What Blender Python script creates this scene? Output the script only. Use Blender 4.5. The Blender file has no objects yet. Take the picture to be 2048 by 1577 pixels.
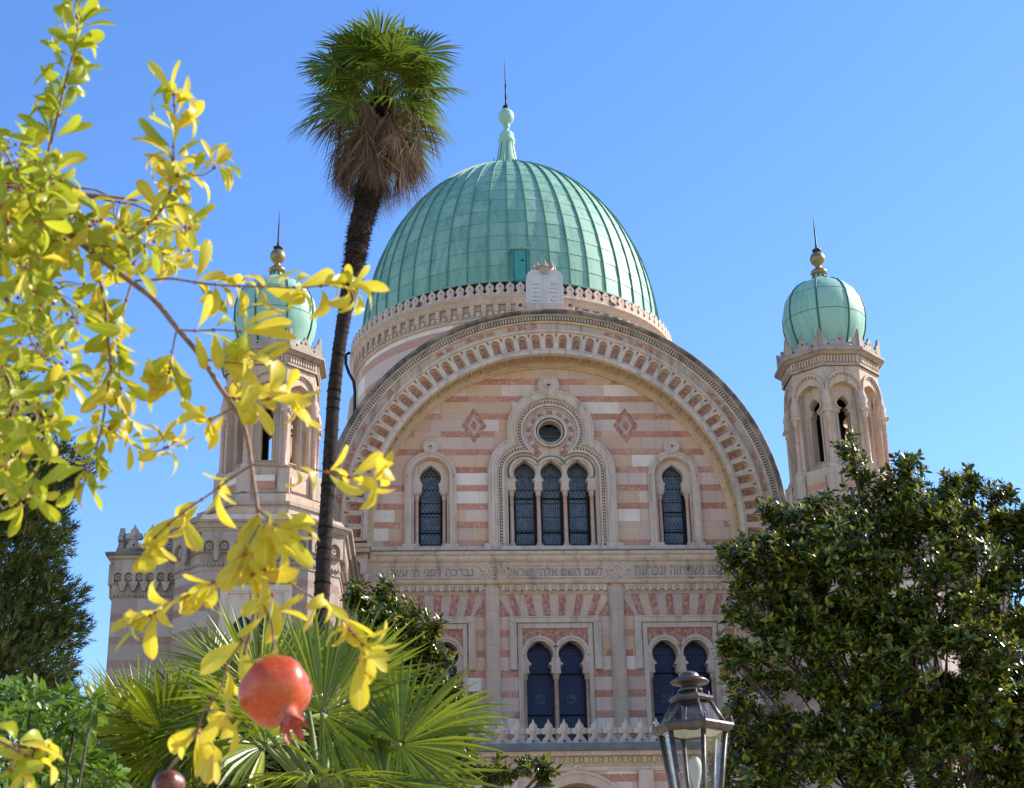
import bpy, math, random
import numpy as np
from mathutils import Vector, Matrix
from mathutils.geometry import tessellate_polygon
random.seed(7); rng = np.random.default_rng(7)
PI = math.pi
R = math.radians
C = bpy.context.scene.collection

# ------------------------------------------------------------------ camera solved from the photograph's vanishing points
FPX, CX, CY, EYE = 3200.0, 1024.0, 788.5, 1.6
_v = Vector((850 - CX, -7000 - CY, FPX)).normalized()
_h = Vector((1, 0, -_v.x / _v.z)).normalized()
_n = _h.cross(_v)
if _n.z < 0: _n = -_n
def ray(px, py):
    d = Vector((px - CX, py - CY, FPX))
    return Vector((d.dot(_h), d.dot(_n), d.dot(_v)))
def at(px, py, Y):
    "the point of the vertical plane y = Y that the photograph shows at pixel (px, py)"
    d = ray(px, py); t = Y / d.y
    return Vector((d.x * t, Y, d.z * t + EYE))
def zat(py, Y, px=1107): return at(px, py, Y).z
def xat(px, py, Y): return at(px, py, Y).x

# ------------------------------------------------------------------ scene objects
def tag(o, label=None, cat=None, group=None, kind=None):
    if label: o['label'] = label
    if cat: o['category'] = cat
    if group: o['group'] = group
    if kind: o['kind'] = kind
    return o
def empty(name, loc, label=None, cat=None, group=None):
    o = bpy.data.objects.new(name, None); C.objects.link(o); o.location = loc
    o.empty_display_size = 0.3
    return tag(o, label, cat, group)
def world_of(o):
    m = o.matrix_basis.copy()
    if o.parent: m = world_of(o.parent) @ o.matrix_parent_inverse @ m
    return m
def adopt(o, parent):
    if parent is not None:
        o.parent = parent; o.matrix_parent_inverse = world_of(parent).inverted()
    return o

class MB:
    "collects faces; build() links them as ONE mesh object"
    def __init__(s): s.v = []; s.f = []; s.m = []; s.sm = []
    def add(s, verts, faces, mi=0, smooth=False, xf=None):
        b = len(s.v)
        s.v.extend([tuple(xf(Vector(p))) for p in verts] if xf else [tuple(p) for p in verts])
        for f in faces:
            s.f.append([b + i for i in f]); s.m.append(mi); s.sm.append(smooth)
        return s
    def box(s, x0, x1, y0, y1, z0, z1, mi=0, xf=None):
        v = [(x0,y0,z0),(x1,y0,z0),(x1,y1,z0),(x0,y1,z0),(x0,y0,z1),(x1,y0,z1),(x1,y1,z1),(x0,y1,z1)]
        return s.add(v, [(0,3,2,1),(4,5,6,7),(0,1,5,4),(1,2,6,5),(2,3,7,6),(3,0,4,7)], mi, False, xf)
    def prism(s, outer, y0, y1, holes=(), mi=0, back=False, xf=None, side=None, sides=True, smooth_side=False):
        "polygon in the x-z plane (with holes) from y0 (front) to y1"
        loops = [list(outer)] + [list(h) for h in holes]
        flat = [p for l in loops for p in l]
        tri = tessellate_polygon([[Vector((p[0], p[1], 0)) for p in l] for l in loops])
        n = len(flat)
        s.add([(p[0], y0, p[1]) for p in flat], tri, mi, False, xf)
        if back: s.add([(p[0], y1, p[1]) for p in flat], [t[::-1] for t in tri], mi, False, xf)
        if sides:
            for l in loops:
                k = len(l)
                v = [(p[0], y0, p[1]) for p in l] + [(p[0], y1, p[1]) for p in l]
                s.add(v, [(i, (i+1) % k, k + (i+1) % k, k + i) for i in range(k)], mi if side is None else side, smooth_side, xf)
        return s
    def hprism(s, poly, z0, z1, mi=0, poly2=None, cap=True, xf=None):
        "polygon in the x-y plane from z0 to z1, tapering to poly2"
        k = len(poly); q = poly2 or poly
        v = [(p[0], p[1], z0) for p in poly] + [(p[0], p[1], z1) for p in q]
        f = [(i, (i+1) % k, k + (i+1) % k, k + i) for i in range(k)]
        if cap: f += [tuple(range(k))[::-1], tuple(range(k, 2*k))]
        return s.add(v, f, mi, False, xf)
    def lathe(s, prof, c=(0,0,0), n=24, mi=0, smooth=True, xf=None, a0=0.0):
        v = []; f = []; k = len(prof)
        for i in range(n):
            a = a0 + 2*PI*i/n; ca, sa = math.cos(a), math.sin(a)
            for r, z in prof: v.append((c[0]+r*ca, c[1]+r*sa, c[2]+z))
        for i in range(n):
            j = (i+1) % n
            for q in range(k-1):
                f.append((i*k+q, j*k+q, j*k+q+1, i*k+q+1))
        return s.add(v, f, mi, smooth, xf)
    def tube(s, pts, rad, n=8, mi=0, smooth=True, cap=True):
        pts = [Vector(p) for p in pts]
        if not hasattr(rad, '__len__'): rad = [rad]*len(pts)
        v = []; f = []; up = None
        for i, p in enumerate(pts):
            d = (pts[min(i+1, len(pts)-1)] - pts[max(i-1, 0)]).normalized()
            if up is None:
                up = Vector((0,0,1)) if abs(d.z) < 0.9 else Vector((1,0,0))
            a = d.cross(up)
            a.normalize(); b = a.cross(d).normalized(); up = b
            for q in range(n):
                t = 2*PI*q/n
                v.append(p + a*math.cos(t)*rad[i] + b*math.sin(t)*rad[i])
        for i in range(len(pts)-1):
            for q in range(n):
                f.append((i*n+q, i*n+(q+1) % n, (i+1)*n+(q+1) % n, (i+1)*n+q))
        if cap:
            f.append(tuple(range(n))[::-1]); f.append(tuple(range((len(pts)-1)*n, len(pts)*n)))
        return s.add(v, f, mi, smooth)
    def build(s, name, mats, parent=None):
        me = bpy.data.meshes.new(name)
        me.from_pydata(s.v, [], s.f)
        for m in (mats if isinstance(mats, (list, tuple)) else [mats]): me.materials.append(m)
        me.polygons.foreach_set('material_index', s.m)
        me.polygons.foreach_set('use_smooth', s.sm)
        me.update()
        o = bpy.data.objects.new(name, me); C.objects.link(o)
        return adopt(o, parent)

def arc(cx, cz, r, a0, a1, n=16):
    return [(cx + r*math.cos(R(a0+(a1-a0)*i/n)), cz + r*math.sin(R(a0+(a1-a0)*i/n))) for i in range(n+1)]
def circle(cx, cz, r, n=32): return [(cx + r*math.cos(2*PI*i/n), cz + r*math.sin(2*PI*i/n)) for i in range(n)]
def smooth_path(pts, k=4):
    pts = [Vector(p) for p in pts]; out = []
    for i in range(len(pts)-1):
        p0 = pts[max(i-1,0)]; p1 = pts[i]; p2 = pts[i+1]; p3 = pts[min(i+2,len(pts)-1)]
        for j in range(k):
            t = j/k
            out.append(0.5*((2*p1)+(p2-p0)*t+(2*p0-5*p1+4*p2-p3)*t*t+(3*p1-p0-3*p2+p3)*t**3))
    out.append(pts[-1]); return out
def keyhole(cx, z0, zcap, half, neck, zneck, cz, r, apex, n=12):
    "pointed horseshoe opening: wide between the columns, narrow at the neck, pointed round head"
    a = math.degrees(math.asin(max(-1, min(1, (zneck-cz)/r))))
    right = arc(cx, cz, r, a, 52, n)
    right = [p for p in right]
    tip = (cx, apex)
    left = [(2*cx-p[0], p[1]) for p in reversed(right)]
    # ogee shoulders towards the point
    pr = right[-1]
    mid = (cx + (pr[0]-cx)*0.45, pr[1] + (apex-pr[1])*0.62)
    midl = (2*cx-mid[0], mid[1])
    return [(cx-half, z0), (cx+half, z0), (cx+half, zcap), (cx+neck, zcap), (cx+neck, zneck)] + right[1:] + [mid, tip, midl] + left[:-1] + [(cx-neck, zneck), (cx-neck, zcap), (cx-half, zcap)]

# ------------------------------------------------------------------ leaf clouds (many small faces, one mesh)
def cloud(name, temps, mats, P, A, Nn, S, parent=None, pick=None, W=None):
    "leaf templates (verts, faces, material indices) laid at points P along axes A, facing Nn, scaled S"
    P = np.asarray(P, float); A = np.asarray(A, float); Nn = np.asarray(Nn, float); S = np.asarray(S, float)
    A = A/np.linalg.norm(A, axis=1, keepdims=True)
    X = np.cross(A, Nn); l = np.linalg.norm(X, axis=1, keepdims=True); l[l < 1e-6] = 1; X = X/l
    Z = np.cross(X, A)
    if pick is None: pick = rng.integers(0, len(temps), len(P))
    V = []; LV = []; LS = []; LT = []; MI = []; base = 0; AT = []
    for t, (tv, tf, tm, *ta) in enumerate(temps):
        idx = np.nonzero(pick == t)[0]
        if not len(idx): continue
        tv = np.asarray(tv, float)
        w = np.ones(len(idx)) if W is None else np.asarray(W)[idx]
        q = (X[idx][:, None]*(tv[None, :, 0:1]*w[:, None, None]) + A[idx][:, None]*tv[None, :, 1:2] + Z[idx][:, None]*tv[None, :, 2:3])*S[idx][:, None, None] + P[idx][:, None]
        k = len(tv); m = len(idx)
        if ta: AT.append(np.tile(np.asarray(ta[0], float), (m, 1)))
        V.append(q.reshape(-1, 3))
        fl = np.concatenate([np.array(f) for f in tf]); ln = np.array([len(f) for f in tf])
        LV.append((fl[None] + base + np.arange(m)[:, None]*k).ravel())
        LT.append(np.tile(ln, m)); MI.append(np.tile(np.array(tm), m))
        base += m*k
    V = np.concatenate(V); LV = np.concatenate(LV); LT = np.concatenate(LT); MI = np.concatenate(MI)
    LS = np.concatenate([[0], np.cumsum(LT)[:-1]])
    me = bpy.data.meshes.new(name)
    me.vertices.add(len(V)); me.vertices.foreach_set('co', V.ravel())
    me.loops.add(len(LV)); me.loops.foreach_set('vertex_index', LV.astype(np.int32))
    me.polygons.add(len(LT)); me.polygons.foreach_set('loop_start', LS.astype(np.int32)); me.polygons.foreach_set('loop_total', LT.astype(np.int32))
    for mt in mats: me.materials.append(mt)
    me.polygons.foreach_set('material_index', MI.astype(np.int32))
    me.polygons.foreach_set('use_smooth', np.ones(len(LT), bool))
    me.update(calc_edges=True)
    if AT:
        AT = np.concatenate(AT)
        for q, nm in enumerate(('midrib', 'along')):
            me.attributes.new(nm, 'FLOAT', 'POINT').data.foreach_set('value', np.ascontiguousarray(AT[:, q]))
    me.validate()
    o = bpy.data.objects.new(name, me); C.objects.link(o)
    return adopt(o, parent)
def blade(w, fold, bend, mi=0):
    "simple leaf: eight points, folded along the midrib and bent towards the tip"
    v = [(0,0,0), (-w,.35,fold+bend*.1), (0,.35,bend*.1), (w,.35,fold+bend*.1), (-w*.9,.7,fold*.8+bend*.45), (0,.7,bend*.45), (w*.9,.7,fold*.8+bend*.45), (0,1,bend)]
    f = [(0,2,1), (0,3,2), (1,2,5,4), (2,3,6,5), (4,5,7), (5,6,7)]
    return v, f, [mi]*6
def unit(n):
    d = rng.normal(size=(n, 3)); return d/np.linalg.norm(d, axis=1, keepdims=True)

# ------------------------------------------------------------------ materials
def new_mat(name):
    m = bpy.data.materials.new(name); m.use_nodes = True
    nt = m.node_tree; b = nt.nodes['Principled BSDF']
    return m, nt, b
def nd(nt, typ, **kw):
    n = nt.nodes.new(typ)
    for k, v in kw.items(): setattr(n, k, v)
    return n
def put(nt, sock, val):
    if hasattr(val, 'is_linked') or isinstance(val, bpy.types.NodeSocket): nt.links.new(val, sock)
    elif isinstance(val, (tuple, list)) and len(val) == 3 and sock.type == 'RGBA': sock.default_value = (*val, 1)
    else: sock.default_value = val
def mth(nt, op, a, b=None, c=None):
    n = nd(nt, 'ShaderNodeMath', operation=op)
    put(nt, n.inputs[0], a)
    if b is not None: put(nt, n.inputs[1], b)
    if c is not None: put(nt, n.inputs[2], c)
    return n.outputs[0]
def mix(nt, fac, a, b, mode='MIX'):
    n = nd(nt, 'ShaderNodeMix', data_type='RGBA', blend_type=mode)
    put(nt, n.inputs[0], fac); put(nt, n.inputs[6], a); put(nt, n.inputs[7], b)
    return n.outputs[2]
def ramp(nt, fac, lo, hi):
    n = nd(nt, 'ShaderNodeMapRange'); n.clamp = True
    put(nt, n.inputs[0], fac); n.inputs[1].default_value = lo; n.inputs[2].default_value = hi
    return n.outputs[0]
def coords(nt, scale=None):
    t = nd(nt, 'ShaderNodeTexCoord').outputs['Object']
    if scale:
        m = nd(nt, 'ShaderNodeMapping'); m.inputs['Scale'].default_value = scale
        nt.links.new(t, m.inputs[0]); return m.outputs[0]
    return t
def noise(nt, co, scale, detail=4, rough=.55, dim='3D'):
    n = nd(nt, 'ShaderNodeTexNoise', noise_dimensions=dim)
    nt.links.new(co, n.inputs['Vector']); n.inputs['Scale'].default_value = scale
    n.inputs['Detail'].default_value = detail; n.inputs['Roughness'].default_value = rough
    return n.outputs['Fac']
def bump(nt, b, h, strength=.3, dist=.02):
    n = nd(nt, 'ShaderNodeBump'); n.inputs['Strength'].default_value = strength; n.inputs['Distance'].default_value = dist
    nt.links.new(h, n.inputs['Height']); nt.links.new(n.outputs[0], b.inputs['Normal'])

PALE, PALE2, OCHRE = (.73,.52,.385), (.62,.41,.29), (.62,.35,.16)
REDA, REDB = (.43,.14,.072), (.56,.25,.155)
def stone(name, a=PALE, b=PALE2, ochre=.5, grime=.5, rough=.75, blocks=True):
    "carved limestone: block to block tone, ochre stains, grey-black weathering"
    m, nt, bs = new_mat(name); co = coords(nt)
    big = noise(nt, co, .55, 5, .6); mid = noise(nt, co, 3.1, 5, .65); fine = noise(nt, co, 38, 3)
    col = mix(nt, ramp(nt, mid, .35, .7), a, b)
    col = mix(nt, mth(nt, 'MULTIPLY', ramp(nt, big, .5, .72), ochre), col, OCHRE)
    st = nd(nt, 'ShaderNodeMapping'); st.inputs['Scale'].default_value = (3.0, 3.0, .35); nt.links.new(co, st.inputs[0])
    streak = noise(nt, st.outputs[0], 1.6, 5, .65)
    col = mix(nt, mth(nt, 'MULTIPLY', ramp(nt, streak, .51, .72), grime), col, (.17,.14,.118))
    col = mix(nt, mth(nt, 'MULTIPLY', ramp(nt, fine, .3, .7), .16), col, (.3,.24,.19))
    if blocks:
        sx = nd(nt, 'ShaderNodeSeparateXYZ'); nt.links.new(co, sx.inputs[0])
        u = mth(nt, 'ADD', sx.outputs[0], mth(nt, 'MULTIPLY', sx.outputs[1], .8))
        bl = mth(nt, 'FLOOR', mth(nt, 'DIVIDE', u, .74))
        w = nd(nt, 'ShaderNodeTexWhiteNoise', noise_dimensions='2D')
        cb = nd(nt, 'ShaderNodeCombineXYZ'); nt.links.new(bl, cb.inputs[0])
        nt.links.new(mth(nt, 'FLOOR', mth(nt, 'DIVIDE', sx.outputs[2], .53)), cb.inputs[1]); nt.links.new(cb.outputs[0], w.inputs['Vector'])
        col = mix(nt, mth(nt, 'MULTIPLY', w.outputs['Value'], .28), col, (.42,.31,.24))
    s2 = nd(nt, 'ShaderNodeSeparateXYZ'); nt.links.new(co, s2.inputs[0])      # mortar joints
    uj = mth(nt, 'DIVIDE', mth(nt, 'ADD', s2.outputs[0], mth(nt, 'MULTIPLY', s2.outputs[1], .8)), .74 if blocks else 1.07)
    jj = mth(nt, 'LESS_THAN', mth(nt, 'SUBTRACT', uj, mth(nt, 'FLOOR', uj)), .016)
    if blocks:
        zj = mth(nt, 'DIVIDE', s2.outputs[2], .53); jj = mth(nt, 'MAXIMUM', jj, mth(nt, 'LESS_THAN', mth(nt, 'SUBTRACT', zj, mth(nt, 'FLOOR', zj)), .022))
    col = mix(nt, mth(nt, 'MULTIPLY', jj, .45), col, (.17,.125,.095))
    oi = nd(nt, 'ShaderNodeObjectInfo')
    col = mix(nt, mth(nt, 'MULTIPLY', oi.outputs['Random'], .22), col, (.30,.245,.20))
    put(nt, bs.inputs['Base Color'], col); bs.inputs['Roughness'].default_value = rough
    bs.inputs['Specular IOR Level'].default_value = .25
    bump(nt, bs, mth(nt, 'ADD', fine, mid), .25, .02)
    return m
def striped(name, P, zc, lx=.8, fade=0.0, dull=0.0):
    "courses of pale limestone (two thirds) and mottled red marble (one third), each of separate blocks"
    m, nt, bs = new_mat(name); co = coords(nt)
    s = nd(nt, 'ShaderNodeSeparateXYZ'); nt.links.new(co, s.inputs[0])
    u = mth(nt, 'ADD', s.outputs[0], mth(nt, 'MULTIPLY', s.outputs[1], .97))
    t = mth(nt, 'ADD', mth(nt, 'DIVIDE', mth(nt, 'SUBTRACT', s.outputs[2], zc), P), 1/6)
    k = mth(nt, 'FLOOR', t); fr = mth(nt, 'SUBTRACT', t, k)
    red = mth(nt, 'LESS_THAN', fr, 1/3)
    course = mth(nt, 'ADD', mth(nt, 'MULTIPLY', k, 2), mth(nt, 'SUBTRACT', 1.0, red))
    w1 = nd(nt, 'ShaderNodeTexWhiteNoise', noise_dimensions='1D'); nt.links.new(course, w1.inputs['W'])
    L = mth(nt, 'ADD', mth(nt, 'MULTIPLY', w1.outputs['Value'], .35), lx)
    ub = mth(nt, 'DIVIDE', mth(nt, 'ADD', u, mth(nt, 'MULTIPLY', w1.outputs['Value'], 17.3)), L)
    bi = mth(nt, 'FLOOR', ub); fb = mth(nt, 'SUBTRACT', ub, bi)
    cb = nd(nt, 'ShaderNodeCombineXYZ'); nt.links.new(bi, cb.inputs[0]); nt.links.new(course, cb.inputs[1])
    w2 = nd(nt, 'ShaderNodeTexWhiteNoise', noise_dimensions='2D'); nt.links.new(cb.outputs[0], w2.inputs['Vector'])
    r1 = w2.outputs['Value']; sc = nd(nt, 'ShaderNodeSeparateColor'); nt.links.new(w2.outputs['Color'], sc.inputs[0]); r2 = sc.outputs[1]
    speck = noise(nt, co, 12, 6, .75); vein = noise(nt, co, 6.5, 5, .6); big = noise(nt, co, .5, 5, .6); mid = noise(nt, co, 2.4, 5, .6)
    rc = mix(nt, r1, REDA, REDB)
    rc = mix(nt, mth(nt, 'MULTIPLY', ramp(nt, speck, .5, .6), mth(nt, 'ADD', mth(nt, 'MULTIPLY', r2, .6), .25)), rc, (.70,.47,.345))
    rc = mix(nt, mth(nt, 'MULTIPLY', ramp(nt, vein, .55, .7), .6), rc, (.3,.115,.075))
    rc = mix(nt, mth(nt, 'ADD', mth(nt, 'MULTIPLY', mth(nt, 'GREATER_THAN', r2, .82), .8), fade), rc, PALE2)
    pc = mix(nt, r1, (.71,.515,.41), (.56,.385,.295))
    pc = mix(nt, mth(nt, 'MULTIPLY', mth(nt, 'GREATER_THAN', r2, .66), .5), pc, OCHRE)
    pc = mix(nt, mth(nt, 'MULTIPLY', mth(nt, 'LESS_THAN', r2, .2), .75), pc, (.84,.71,.57))
    pc = mix(nt, mth(nt, 'MULTIPLY', ramp(nt, mid, .5, .75), .35), pc, (.50,.34,.22))
    col = mix(nt, red, pc, rc)
    col = mix(nt, mth(nt, 'MULTIPLY', ramp(nt, big, .52, .75), .35), col, OCHRE)
    st = nd(nt, 'ShaderNodeMapping'); st.inputs['Scale'].default_value = (2.6, 2.6, .3); nt.links.new(co, st.inputs[0])
    col = mix(nt, mth(nt, 'MULTIPLY', ramp(nt, noise(nt, st.outputs[0], 1.5, 5, .65), .56, .78), .35), col, (.2,.16,.135))
    j = mth(nt, 'MAXIMUM', mth(nt, 'LESS_THAN', fb, .012), mth(nt, 'MAXIMUM', mth(nt, 'LESS_THAN', fr, .018), mth(nt, 'LESS_THAN', mth(nt, 'ABSOLUTE', mth(nt, 'SUBTRACT', fr, .342)), .009)))
    col = mix(nt, mth(nt, 'MULTIPLY', j, .4), col, (.16,.115,.085))
    if dull: col = mix(nt, dull, col, (.23,.185,.16))
    put(nt, bs.inputs['Base Color'], col); bs.inputs['Roughness'].default_value = .7; bs.inputs['Specular IOR Level'].default_value = .25
    bump(nt, bs, mth(nt, 'ADD', mid, speck), .2, .02)
    return m
def simple(name, a, b=None, scale=6, rough=.6, metal=0, spec=.3, bmp=.2, detail=5, lo=.35, hi=.7):
    m, nt, bs = new_mat(name); co = coords(nt)
    n = noise(nt, co, scale, detail, .62)
    put(nt, bs.inputs['Base Color'], mix(nt, ramp(nt, n, lo, hi), a, b or a))
    bs.inputs['Roughness'].default_value = rough; bs.inputs['Metallic'].default_value = metal; bs.inputs['Specular IOR Level'].default_value = spec
    if bmp: bump(nt, bs, n, bmp, .02)
    return m
def leafmat(name, cols, trans=.35, rough=.35, spec=.4, tcol=None, vein=None, tip=None):
    "leaves: tone per leaf, light passes through"
    m, nt, bs = new_mat(name)
    g = nd(nt, 'ShaderNodeNewGeometry')
    cr = nd(nt, 'ShaderNodeValToRGB'); e = cr.color_ramp.elements
    e[0].position = 0; e[0].color = (*cols[0], 1); e[1].position = 1; e[1].color = (*cols[-1], 1)
    for i, c in enumerate(cols[1:-1]):
        q = e.new((i+1)/(len(cols)-1)); q.color = (*c, 1)
    nt.links.new(g.outputs['Random Per Island'], cr.inputs[0])
    col = cr.outputs[0]
    n = noise(nt, coords(nt), 30, 2)
    col = mix(nt, mth(nt, 'MULTIPLY', ramp(nt, n, .4, .7), .25), col, tuple(c*.6 for c in cols[0]))
    if vein:
        am = nd(nt, 'ShaderNodeAttribute', attribute_name='midrib').outputs['Fac']; al = nd(nt, 'ShaderNodeAttribute', attribute_name='along').outputs['Fac']
        side = mth(nt, 'ABSOLUTE', mth(nt, 'SINE', mth(nt, 'ADD', mth(nt, 'MULTIPLY', al, 30.0), mth(nt, 'MULTIPLY', am, 7.0))))
        col = mix(nt, mth(nt, 'MULTIPLY', ramp(nt, side, .86, 1.0), .3), col, vein)
        spots = noise(nt, coords(nt), 190, 3, .6)
        col = mix(nt, mth(nt, 'MULTIPLY', ramp(nt, spots, .66, .74), .6), col, (.22,.11,.03))
        col = mix(nt, mth(nt, 'MULTIPLY', mth(nt, 'MULTIPLY', ramp(nt, al, .7, 1.0), ramp(nt, n, .4, .65)), .7), col, tip)
        col = mix(nt, mth(nt, 'MULTIPLY', ramp(nt, am, .84, .97), .7), col, vein)
    put(nt, bs.inputs['Base Color'], col); bs.inputs['Roughness'].default_value = rough; bs.inputs['Specular IOR Level'].default_value = spec
    tr = nd(nt, 'ShaderNodeBsdfTranslucent')
    hs = mix(nt, .5, col, tcol) if tcol else col
    put(nt, tr.inputs['Color'], hs)
    mx = nd(nt, 'ShaderNodeMixShader'); mx.inputs[0].default_value = trans
    nt.links.new(bs.outputs[0], mx.inputs[1]); nt.links.new(tr.outputs[0], mx.inputs[2])
    nt.links.new(mx.outputs[0], nt.nodes['Material Output'].inputs['Surface'])
    return m
def copper(name, a, b, dark):
    "verdigris sheets: tone varies from sheet to sheet, streaks run down"
    m, nt, bs = new_mat(name); co = coords(nt)
    g = nd(nt, 'ShaderNodeNewGeometry')
    st = nd(nt, 'ShaderNodeMapping'); st.inputs['Scale'].default_value = (2.6, 2.6, .28); nt.links.new(co, st.inputs[0])
    n1 = noise(nt, st.outputs[0], 1.1, 6, .68); n2 = noise(nt, co, 9, 5, .65)
    col = mix(nt, g.outputs['Random Per Island'], a, b)
    col = mix(nt, mth(nt, 'MULTIPLY', ramp(nt, n1, .47, .68), .8), col, dark)
    col = mix(nt, mth(nt, 'MULTIPLY', ramp(nt, n2, .45, .75), .25), col, (.42,.58,.48))
    put(nt, bs.inputs['Base Color'], col); bs.inputs['Roughness'].default_value = .55; bs.inputs['Specular IOR Level'].default_value = .35
    bump(nt, bs, n2, .08, .02)
    return m
def leaded(name, tint, pane, s=.125, spot=0):
    "dark leaded glass of small staggered roundels, seen from outside"
    m, nt, bs = new_mat(name); co = coords(nt)
    p = nd(nt, 'ShaderNodeSeparateXYZ'); nt.links.new(co, p.inputs[0])
    row = mth(nt, 'DIVIDE', p.outputs[2], s*.87); rk = mth(nt, 'FLOOR', row); rf = mth(nt, 'SUBTRACT', mth(nt, 'SUBTRACT', row, rk), .5)
    uu = mth(nt, 'ADD', mth(nt, 'DIVIDE', p.outputs[0], s), mth(nt, 'MULTIPLY', mth(nt, 'MODULO', rk, 2.0), .5))
    uk = mth(nt, 'FLOOR', uu); uf = mth(nt, 'SUBTRACT', mth(nt, 'SUBTRACT', uu, uk), .5)
    d = mth(nt, 'SQRT', mth(nt, 'ADD', mth(nt, 'MULTIPLY', uf, uf), mth(nt, 'MULTIPLY', rf, mth(nt, 'MULTIPLY', rf, .76))))
    ring = mth(nt, 'MULTIPLY', mth(nt, 'LESS_THAN', d, .44), mth(nt, 'GREATER_THAN', d, .27))
    lead = mth(nt, 'GREATER_THAN', d, .47)
    cb = nd(nt, 'ShaderNodeCombineXYZ'); nt.links.new(uk, cb.inputs[0]); nt.links.new(rk, cb.inputs[1])
    w = nd(nt, 'ShaderNodeTexWhiteNoise', noise_dimensions='2D'); nt.links.new(cb.outputs[0], w.inputs['Vector'])
    col = mix(nt, mth(nt, 'MULTIPLY', ring, mth(nt, 'ADD', mth(nt, 'MULTIPLY', w.outputs['Value'], .5), .5)), tint, pane)
    col = mix(nt, mth(nt, 'MULTIPLY', lead, .8), col, (.012,.012,.014))
    bar = mth(nt, 'LESS_THAN', mth(nt, 'ABSOLUTE', mth(nt, 'SUBTRACT', mth(nt, 'FRACT', mth(nt, 'DIVIDE', p.outputs[2], .44)), .5)), .03)
    col = mix(nt, bar, col, (.008,.008,.01))
    put(nt, bs.inputs['Base Color'], col); bs.inputs['Roughness'].default_value = .3; bs.inputs['Specular IOR Level'].default_value = .2
    bump(nt, bs, w.outputs['Value'], .10, .02)
    return m
def clear_glass(name):
    m, nt, bs = new_mat(name)
    gl = nd(nt, 'ShaderNodeBsdfGlossy'); gl.inputs['Roughness'].default_value = .03
    tr = nd(nt, 'ShaderNodeBsdfTransparent'); tr.inputs[0].default_value = (.86,.87,.85,1)
    ge = nd(nt, 'ShaderNodeNewGeometry'); dp = nd(nt, 'ShaderNodeVectorMath', operation='DOT_PRODUCT')
    nt.links.new(ge.outputs['Normal'], dp.inputs[0]); nt.links.new(ge.outputs['Incoming'], dp.inputs[1])
    cs = mth(nt, 'SUBTRACT', 1.0, mth(nt, 'ABSOLUTE', dp.outputs['Value']))
    frs = mth(nt, 'ADD', .04, mth(nt, 'MULTIPLY', mth(nt, 'POWER', cs, 4.0), .9))
    dirt = ramp(nt, noise(nt, coords(nt), 9, 4, .6), .45, .75)
    df = nd(nt, 'ShaderNodeBsdfTranslucent'); df.inputs[0].default_value = (.6,.58,.52,1)
    m1 = nd(nt, 'ShaderNodeMixShader'); nt.links.new(mth(nt, 'ADD', .012, mth(nt, 'MULTIPLY', dirt, .05)), m1.inputs[0])
    nt.links.new(tr.outputs[0], m1.inputs[1]); nt.links.new(df.outputs[0], m1.inputs[2])
    m2 = nd(nt, 'ShaderNodeMixShader'); nt.links.new(frs, m2.inputs[0])
    nt.links.new(m1.outputs[0], m2.inputs[1]); nt.links.new(gl.outputs[0], m2.inputs[2])
    nt.links.new(m2.outputs[0], nt.nodes['Material Output'].inputs['Surface'])
    return m

M = {}
M['pale'] = stone('pale limestone', ochre=.4, grime=.45)
M['moulding'] = stone('carved limestone', (.75,.58,.445), (.63,.465,.34), .35, .6, blocks=False)
M['ochre'] = stone('ochre stained limestone', (.60,.42,.24), (.52,.325,.155), .8, .4)
M['soffit'] = stone('yellow stained soffit', (.74,.54,.32), (.65,.43,.22), .55, .4)
M['dirty'] = stone('weathered limestone', (.48,.37,.28), (.31,.24,.18), .2, .9, blocks=False)
M['turret'] = stone('streaked turret stone', (.72,.525,.37), (.59,.41,.275), .55, .85, blocks=True)
M['frieze'] = stone('grimy frieze stone', (.66,.49,.355), (.53,.38,.27), .35, .95, blocks=True)
M['seam'] = simple('standing seam copper', (.09,.20,.14), (.14,.28,.20), 5, .6)
M['grey'] = stone('grey weathered limestone', (.58,.465,.37), (.44,.345,.27), .2, .95, blocks=False)
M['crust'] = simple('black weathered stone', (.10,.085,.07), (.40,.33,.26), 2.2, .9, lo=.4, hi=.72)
M['lead'] = simple('lead flashing', (.10,.105,.11), (.17,.165,.16), 3, .55, 0, .4)
M['red'] = simple('mottled red marble', (.36,.12,.07), (.58,.33,.235), 11, .6, lo=.40, hi=.68)
M['rosy'] = simple('pink marble shafts', (.49,.29,.215), (.60,.42,.33), 9, .45, lo=.35, hi=.65)
M['tym'] = striped('striped marble of the gable', .5937, 15.927, .8, .1)
M['low'] = striped('striped marble of the lower front', .608, 13.127, .8, .06)
M['side'] = striped('striped marble of the towers', .62, 12.95, .75, .0, .66)
M['drum'] = striped('faded striped marble of the drum', 1.15, 29.85, 1.2, .3)
M['copper'] = copper('verdigris copper', (.175,.34,.235), (.25,.415,.295), (.10,.225,.155))
M['copper_line'] = simple('dark copper seam', (.03,.085,.06), (.055,.13,.095), 8, .6)
M['cupola'] = copper('streaked verdigris copper', (.235,.43,.31), (.31,.50,.37), (.12,.28,.19))
M['hatch'] = simple('teal painted hatch', (.05,.25,.22), (.075,.30,.26), 4, .45)
M['bronze'] = simple('tarnished gilt copper', (.34,.22,.085), (.16,.15,.09), 7, .4, .55, .5)
M['iron'] = simple('black iron', (.02,.019,.02), (.045,.035,.03), 12, .5, .4)
M['glass'] = leaded('grey leaded roundel glass', (.04,.048,.06), (.27,.30,.33))
M['blue_glass'] = leaded('blue leaded glass', (.014,.018,.05), (.028,.036,.10), .16)
M['dark'] = simple('dark interior', (.012,.011,.011), (.02,.018,.017), 2, .9)
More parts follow.
